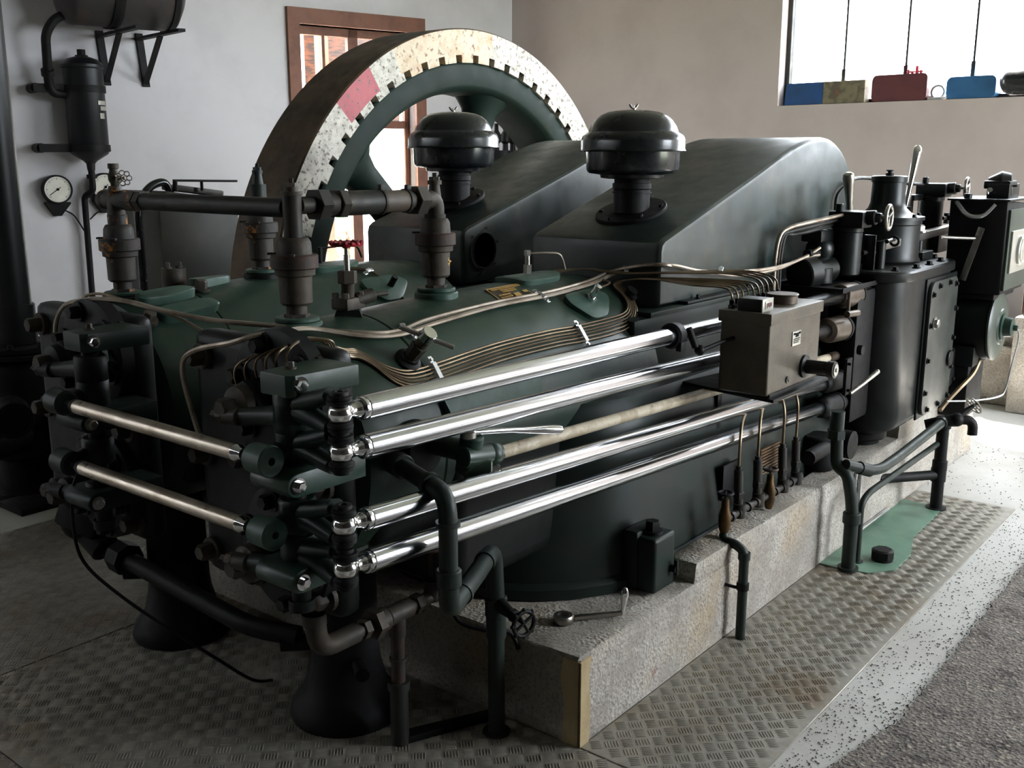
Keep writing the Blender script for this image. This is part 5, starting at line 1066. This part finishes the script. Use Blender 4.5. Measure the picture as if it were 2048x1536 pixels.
# ---------------------------------------------------------------- dark pump at the left edge
t = thing('column_pump', 'black column pump with a tall riser pipe at the left edge', 'pump', (2.28, 4.86, 0)); c = (2.28, 4.86, 0)
b = B(); b.lathe(c, (0, 0, 1), [(.0, 0), (0, .20), (.03, .20), (.04, .15), (.18, .14), (.2, .17), (.60, .18), (.66, .165), (.68, .15), (.68, 0)], 40); link('body', b, SOOT, t)
b = B(); b.cyl((2.28, 4.86, .675), (2.28, 4.86, .70), .21, n=40, bev=.004); b.cyl((2.28, 4.86, .705), (2.28, 4.86, .73), .20, n=40, bev=.004)
for k in range(8): a = radians(45*k+10); b.bolt((2.28+.18*cos(a), 4.86+.18*sin(a), .73), (0, 0, 1), .014, .022)
link('flange', b, SOOT, t)
b = B(); b.cyl((2.28, 4.86, .73), (2.28, 4.86, HT), .082, n=32); b.cyl((2.28, 4.86, .73), (2.28, 4.86, .92), .095, n=32, bev=.004); link('riser_pipe', b, SATIN, t)
b = B(); b.cyl((2.1, 4.62, .46), (2.06, 4.5, .45), .085, n=28); b.torus((2.06, 4.5, .45), (.3, 1, .1), .075, .012, 28, 8); link('side_port', b, SOOT, t)
b = B(); b.box2((2.05, 4.5, .0), (2.55, 4.72, .03), .004); b.cyl((2.42, 4.66, .0), (2.42, 4.66, .42), .075, n=24); link('foot', b, SOOT, t)
b = B(); b.cyl((1.7, 4.6, .32), (2.2, 4.75, .32), .09, n=28, bev=.01); b.cyl((2.36, 4.45, .36), (2.42, 4.62, .36), .035, n=16); link('suction_branch', b, SOOT, t)
# ---------------------------------------------------------------- fixtures on the left wall
def lw(x, z, off): return LW((8.276-x)/.97, z, off)
t = thing('air_tank', 'dark rusty air tank on iron wall brackets at the upper left', 'tank', lw(4.5, 2.7, .32))
a_, e_ = lw(4.13, 2.83, .36), lw(4.86, 2.83, .36); d = (e_-a_).normalized(); L = (e_-a_).length
b = B(); b.lathe(a_, d, [(-.08, 0), (-.075, .12), (-.04, .24), (0, .29), (.03, .30), (L-.02, .30), (L, .295), (L+.05, .2), (L+.07, 0)], 48); link('shell', b, mat('tank_black_rust', G(34, 33, 32), G(52, 40, 34), 6, .4, .65, rough=.6, bump=.2), t)
for s in (.38, .42, .95): 
    b = B(); b.lathe(a_+d*(L*s), d, [(-.02, .298), (-.02, .312), (.02, .312), (.02, .298), (-.02, .298)], 48); link('band', b, SOOT, t)
b = B(); q = lw(4.02, 2.66, .34); b.tube([lw(4.12, 2.60, .34), lw(4.04, 2.56, .34), lw(3.98, 2.46, .32), lw(4.0, 2.14, .2), lw(4.02, 2.06, .18), lw(4.18, 2.05, .16)], .033, 14, fil=.08); b.cyl(lw(3.99, 2.22, .24), lw(3.995, 2.18, .22), .045, n=16); link('connecting_pipe', b, SOOT, t)
for k, x in enumerate((4.43, 4.72)):
    w_ = thing('wall_bracket', ('iron wall bracket behind the filter, under the left of the tank', 'iron wall bracket under the right end of the tank')[k], 'bracket', lw(x, 2.5, 0), 'tank brackets')
    def P3(dx, z, off): return lw(x+dx, z, off)
    for nm, p, q in (('wall_plate', P3(0, 2.54, .012), P3(0.03, 2.14, .012)), ('arm', P3(0, 2.50, .0), P3(.0, 2.48, .95)), ('brace', P3(.025, 2.17, .02), P3(0, 2.48, .5))):
        dv = (q-p); R = Matrix((dv.normalized().cross(nL.cross(dv).normalized()) if False else nL.cross(Vector((0, 0, 1))).normalized(), dv.normalized().cross(nL.cross(Vector((0, 0, 1))).normalized()), dv.normalized())).transposed()
        link(nm, B().box((p+q)/2, (.055 if nm != 'brace' else .04, .022, dv.length), R, .002, 1), SOOT, w_)
t = thing('oil_filter', 'black upright cylindrical filter clamped to the left wall', 'filter', lw(4.24, 1.6, .16)); c = lw(4.25, 0, .16)
b = B(); b.lathe(c, (0, 0, 1), [(1.50, 0), (1.50, .028), (1.55, .032), (1.57, .05), (1.62, .13), (1.64, .142), (2.24, .142), (2.25, .152), (2.27, .152), (2.28, .142), (2.31, .11), (2.33, .05), (2.33, 0)], 36); link('vessel', b, SATIN, t)
b = B(); b.cyl(c+V(0, 0, 2.32), c+V(0, 0, 2.38), .03, n=14); b.cyl(c+V(0, 0, 2.32), c+V(0, 0, 2.34), .045, n=6); link('top_plug', b, SOOT, t)
for z in (2.095, 1.665):
    b = B(); b.cyl(c+V(0, 0, z-.025), c+V(0, 0, z+.025), .152, n=36); s = dL; b.loft([[c+s*.1+nL*o+V(0, 0, z+h) for o, h in ((-.03, -.03), (.03, -.03), (.03, .03), (-.03, .03))], [c+s*.36+nL*o+V(0, 0, z+h) for o, h in ((-.03, -.03), (.03, -.03), (.03, .03), (-.03, .03))]]); b.cyl(c+s*.34-nL*.155+V(0, 0, z), c+s*.34+V(0, 0, z), .035, n=12); link('clamp_arm', b, SOOT, t)
b = B(); u, v = dL, V(0, 0, 1)
for k, (w0, w1, z0, z1) in enumerate(((-.06, .03, 1.98, 2.01), (-.04, .05, 1.94, 1.97), (-.05, .0, 1.88, 1.92))):
    A = []
    for i in range(7):
        a = atan2(nL.y, nL.x)+.75+(w0+(w1-w0)*i/6)*6; A.append([c+V(r*cos(a), r*sin(a), z) for r, z in ((.144, z0), (.1465, z0), (.1465, z1), (.144, z1))])
    b.loft(A)
link('worn_label', b, SILV, t)
t = thing('wall_pipe', 'thin dark pipe running down the left wall below the filter, between the gauges', 'pipe', lw(4.25, 1.5, .1))
b = B(); b.tube([c+V(0, 0, 1.52), c+V(0, 0, 1.36), lw(4.25, 1.34, .12), lw(4.21, 1.30, .06), lw(4.20, .1, .06)], .024, 12, fil=.03); b.cyl(c+V(0, 0, 1.44), c+V(0, 0, 1.47), .038, n=12); link('tube', b, SOOT, t)
def gauge(x, z, lab, ang):
    g = thing('pressure_gauge', lab, 'gauge', lw(x, z, .04), 'round wall gauges'); p = lw(x, z, 0)
    tl = (nL+V(0, 0, .0)).normalized(); r = .108
    b = B(); b.lathe(p, tl, [(.003, 0), (.003, r*.9), (.03, r), (.085, r), (.092, r*.97), (.092, r*.90), (.08, r*.885), (.08, 0)], 44); link('case', b, SOOT, g)
    b = B(); b.cyl(p+tl*.079, p+tl*.082, r*.885, n=44); fc = link('dial_face', b, WHITEE, g)
    b = B(); u = dL*-1; v = V(0, 0, 1)
    def dial(a, r0, r1, w_):
        e = u*cos(a)+v*sin(a); f_ = -u*sin(a)+v*cos(a); q = p+tl*.0822
        b.m.faces.new([b.m.verts.new(q+e*rr*r+f_*s*w_) for rr, s in ((r0, -1), (r1, -1), (r1, 1), (r0, 1))])
    for k in range(31): a = radians(225-270*k/30); dial(a, .72 if k % 5 else .66, .80, .0012 if k % 5 else .002)
    link('scale_marks', b, mat('grey_dial_print', G(110, 108, 100), None, rough=.5) if k < 0 else IRON, fc)
    b = B(); dial(radians(ang), -.25, .68, .003); b.cyl(p+tl*.082, p+tl*.088, .010, n=14); link('needle', b, INK_SHADE, g)
    b = B(); b.loft([[p+V(0, 0, -r*.9)+dL*s+nL*o for s, o in ((-.09, 0), (.09, 0), (.09, .07), (-.09, .07))], [p+V(0, 0, -r*1.0)+dL*s+nL*o for s, o in ((-.09, 0), (.09, 0), (.09, .07), (-.09, .07))], [p+V(0, 0, -r*1.85)+dL*s+nL*o for s, o in ((-.02, 0), (.03, 0), (.03, .05), (-.02, .05))]]); link('bracket', b, SOOT, g)
    b = B()
    if x < 4.2: b.tube([p-dL*.03+V(0, 0, -r*1.4)+nL*.05, p-dL*.10+V(0, 0, -r*1.75)+nL*.03, lw(4.15, z-.235, .04), lw(4.19, z-.32, .05)], .006, 8, sm=6)
    else: b.tube([p+V(0, 0, -r*1.7)+nL*.04, p+dL*.06+V(0, 0, -r*1.8)+nL*.03, lw(4.24, z-.245, .05)], .006, 8, sm=6)
    link('capillary', b, SOOT, g)
gauge(4.022, 1.36, 'left of the two round white gauges on the wall', 215)
gauge(4.364, 1.372, 'right of the two round wall gauges, half hidden by the pipe fitting', 225)
b = B(); cq = lw(3.58, 2.18, .02)
for a in (.6, -.6): b.tube([cq-V(0, 0, .16*sin(a)*1)+dL*.12*cos(a), cq+V(0, 0, .16*sin(a))-dL*.1*cos(a)], .006, 6)
solo('wall_hook', b, SOOT, 'crossed wire hook on the wall at the far left edge', 'hook')
# ---------------------------------------------------------------- grey-green tank behind the far cylinder
t = thing('coolant_tank', 'grey-green sheet tank with a sloping lid behind the far cylinder, left of the flywheel', 'tank', (3.1, 4.7, 0))
b = B(); b.prism([(2.93, 4.6, .02), (3.38, 4.6, .02), (3.41, 4.6, 1.36), (2.93, 4.6, 1.42)], (0, .5, 0), .015); link('body', b, GREYB, t)
b = B(); b.prism([(2.95, 4.56, 1.40), (3.43, 4.56, 1.34), (3.43, 4.56, 1.37), (2.95, 4.56, 1.435)], (0, .58, 0), .006); b.box((3.2, 4.7, 1.43), (.3, .12, .03), (0, .13, 0), .01); lidt = link('lid', b, GREYB, t)
b = B(); b.cyl((3.02, 4.6, 1.485), (3.42, 4.62, 1.475), .006, n=8); b.cyl((3.03, 4.6, 1.43), (3.03, 4.6, 1.485), .012, n=8); b.cyl((3.2, 4.62, 1.43), (3.2, 4.62, 1.48), .008, n=8); link('level_rod', b, PIPE, lidt)
b = B(); b.tube([V(2.80, 4.58, .9), V(2.80, 4.58, 1.36), V(2.88, 4.6, 1.46), V(2.99, 4.62, 1.485), V(3.02, 4.62, 1.40)], .02, 12, fil=.07); link('vent_pipe', b, BLACK, t)
# ---------------------------------------------------------------- small machine seen through the spokes
t = thing('air_compressor', 'small brown compressor with upright fittings, seen through the flywheel spokes', 'compressor', (7.55, 6.2, 0)); q = V(7.55, 6.2, 0)
b = B(); b.box2(q+V(-.22, -.2, 0), q+V(.22, .2, 1.3), .02); b.box2(q+V(-.26, -.22, 1.3), q+V(.26, .22, 1.45), .02); link('stand', b, RUST, t)
b = B(); b.lathe(q, (0, 0, 1), [(1.45, 0), (1.45, .2), (1.55, .2), (1.60, .14), (1.66, .14), (1.66, 0)], 28); link('crankcase', b, SOOT, t)
for dx in (-.08, .05, .16):
    b = B(); b.lathe(q+V(dx, -.03, 0), (0, 0, 1), [(1.6, 0), (1.6, .03), (1.72, .025), (1.74, .045), (1.80, .045), (1.84, .02), (1.9, .02), (1.9, 0)], 14); link('fitting', b, SOOT, t)
b = B(); b.torus(q+V(-.05, -.1, 1.92), (.4, -.9, 0), .07, .012, 24, 8); link('wheel', b, SOOT, t)
# ---------------------------------------------------------------- canisters on the window sill
def rw(y, z, off): return RW((6.632-y)/.9946, z, off)
zs = 2.003
def slab(y0, y1, z0, z1, o0, o1, r, nm, m, lab, cat, parts=()):
    t = thing(nm, lab, cat, rw((y0+y1)/2, z0, o0))
    for name, ya, yb, mm in [('body', y0, y1, m)]+list(parts):
        b = B(); P = rrect((ya+yb)/2, (z0+z1)/2, abs(yb-ya), z1-z0, r, 5); b.loft([[rw(y, z, o) for y, z in P] for o in (o0, o0+(o1-o0)*.08, o0+(o1-o0)*.92, o1)][0:4]); link(name, b, mm, t)
    return t
t = thing('fuel_canister', 'long flat canister half blue half olive at the left end of the sill', 'canister', rw(3.3, zs, -.1))
for nm, ya, yb, m in (('blue_half', 3.60, 3.27, BLUE), ('olive_half', 3.268, 2.93, OLIVE)):
    b = B(); b.loft([[rw(y, z, o) for y, z in ((ya, zs), (yb, zs), (yb-.0, zs+.165), (ya-.015*(nm[0] == 'b'), zs+.165))] for o in (-.125, -.01)]); link(nm, b, m, t)
slab(2.875, 2.46, zs, zs+.19, -.125, -.01, .035, 'fuel_canister', MAROON, 'maroon rounded canister on the window sill', 'canister')
slab(2.32, 1.98, zs, zs+.15, -.125, -.01, .04, 'fuel_canister', BLUE2, 'plain blue rounded canister on the window sill', 'canister')
t = thing('fuel_canister', 'black round-ended canister at the right of the window sill', 'canister', rw(1.7, zs, -.067)); b = B(); a_ = rw(1.955, zs+.103, -.02); b.lathe(a_, dR, [(0, 0), (.01, .045), (.03, .075), (.07, .093), (.5, .093), (.54, .075), (.56, 0)], 32); link('body', b, BLACK, t)
b = B(); b.lathe(a_+dR*.3, dR, [(-.01, .094), (-.01, .10), (.06, .10), (.06, .094), (-.01, .094)], 32); link('band', b, SOOT, t)
b = B(); q = rw(2.58, zs+.19, -.067)
for k, (s, h) in enumerate(((-.05, .03), (-.02, .02), (.015, .035), (.045, .025))): b.cyl(q+dR*s, q+dR*s+V(0, 0, h), .010, n=10); 
b.cyl(q-dR*.06+V(0, 0, .015), q+dR*.06+V(0, 0, .015), .006, n=8); b.cyl(q+dR*.015+V(0, 0, 0), q+dR*.015+V(0, 0, .055), .012, n=10)
solo('valve_toy', b, REDP, 'small red valve cluster standing on the maroon canister', 'fitting')
b = B(); q = rw(2.40, zs+.0, -.067); b.torus(q+V(0, 0, .055), dR.cross(V(0, 0, 1)), .045, .009, 24, 8); b.box(q+V(0, 0, .01), (.06, .13, .018), (0, 0, .1), .003); solo('pipe_ring', b, SILV, 'pale metal ring lying between the maroon and the blue canister', 'ring')
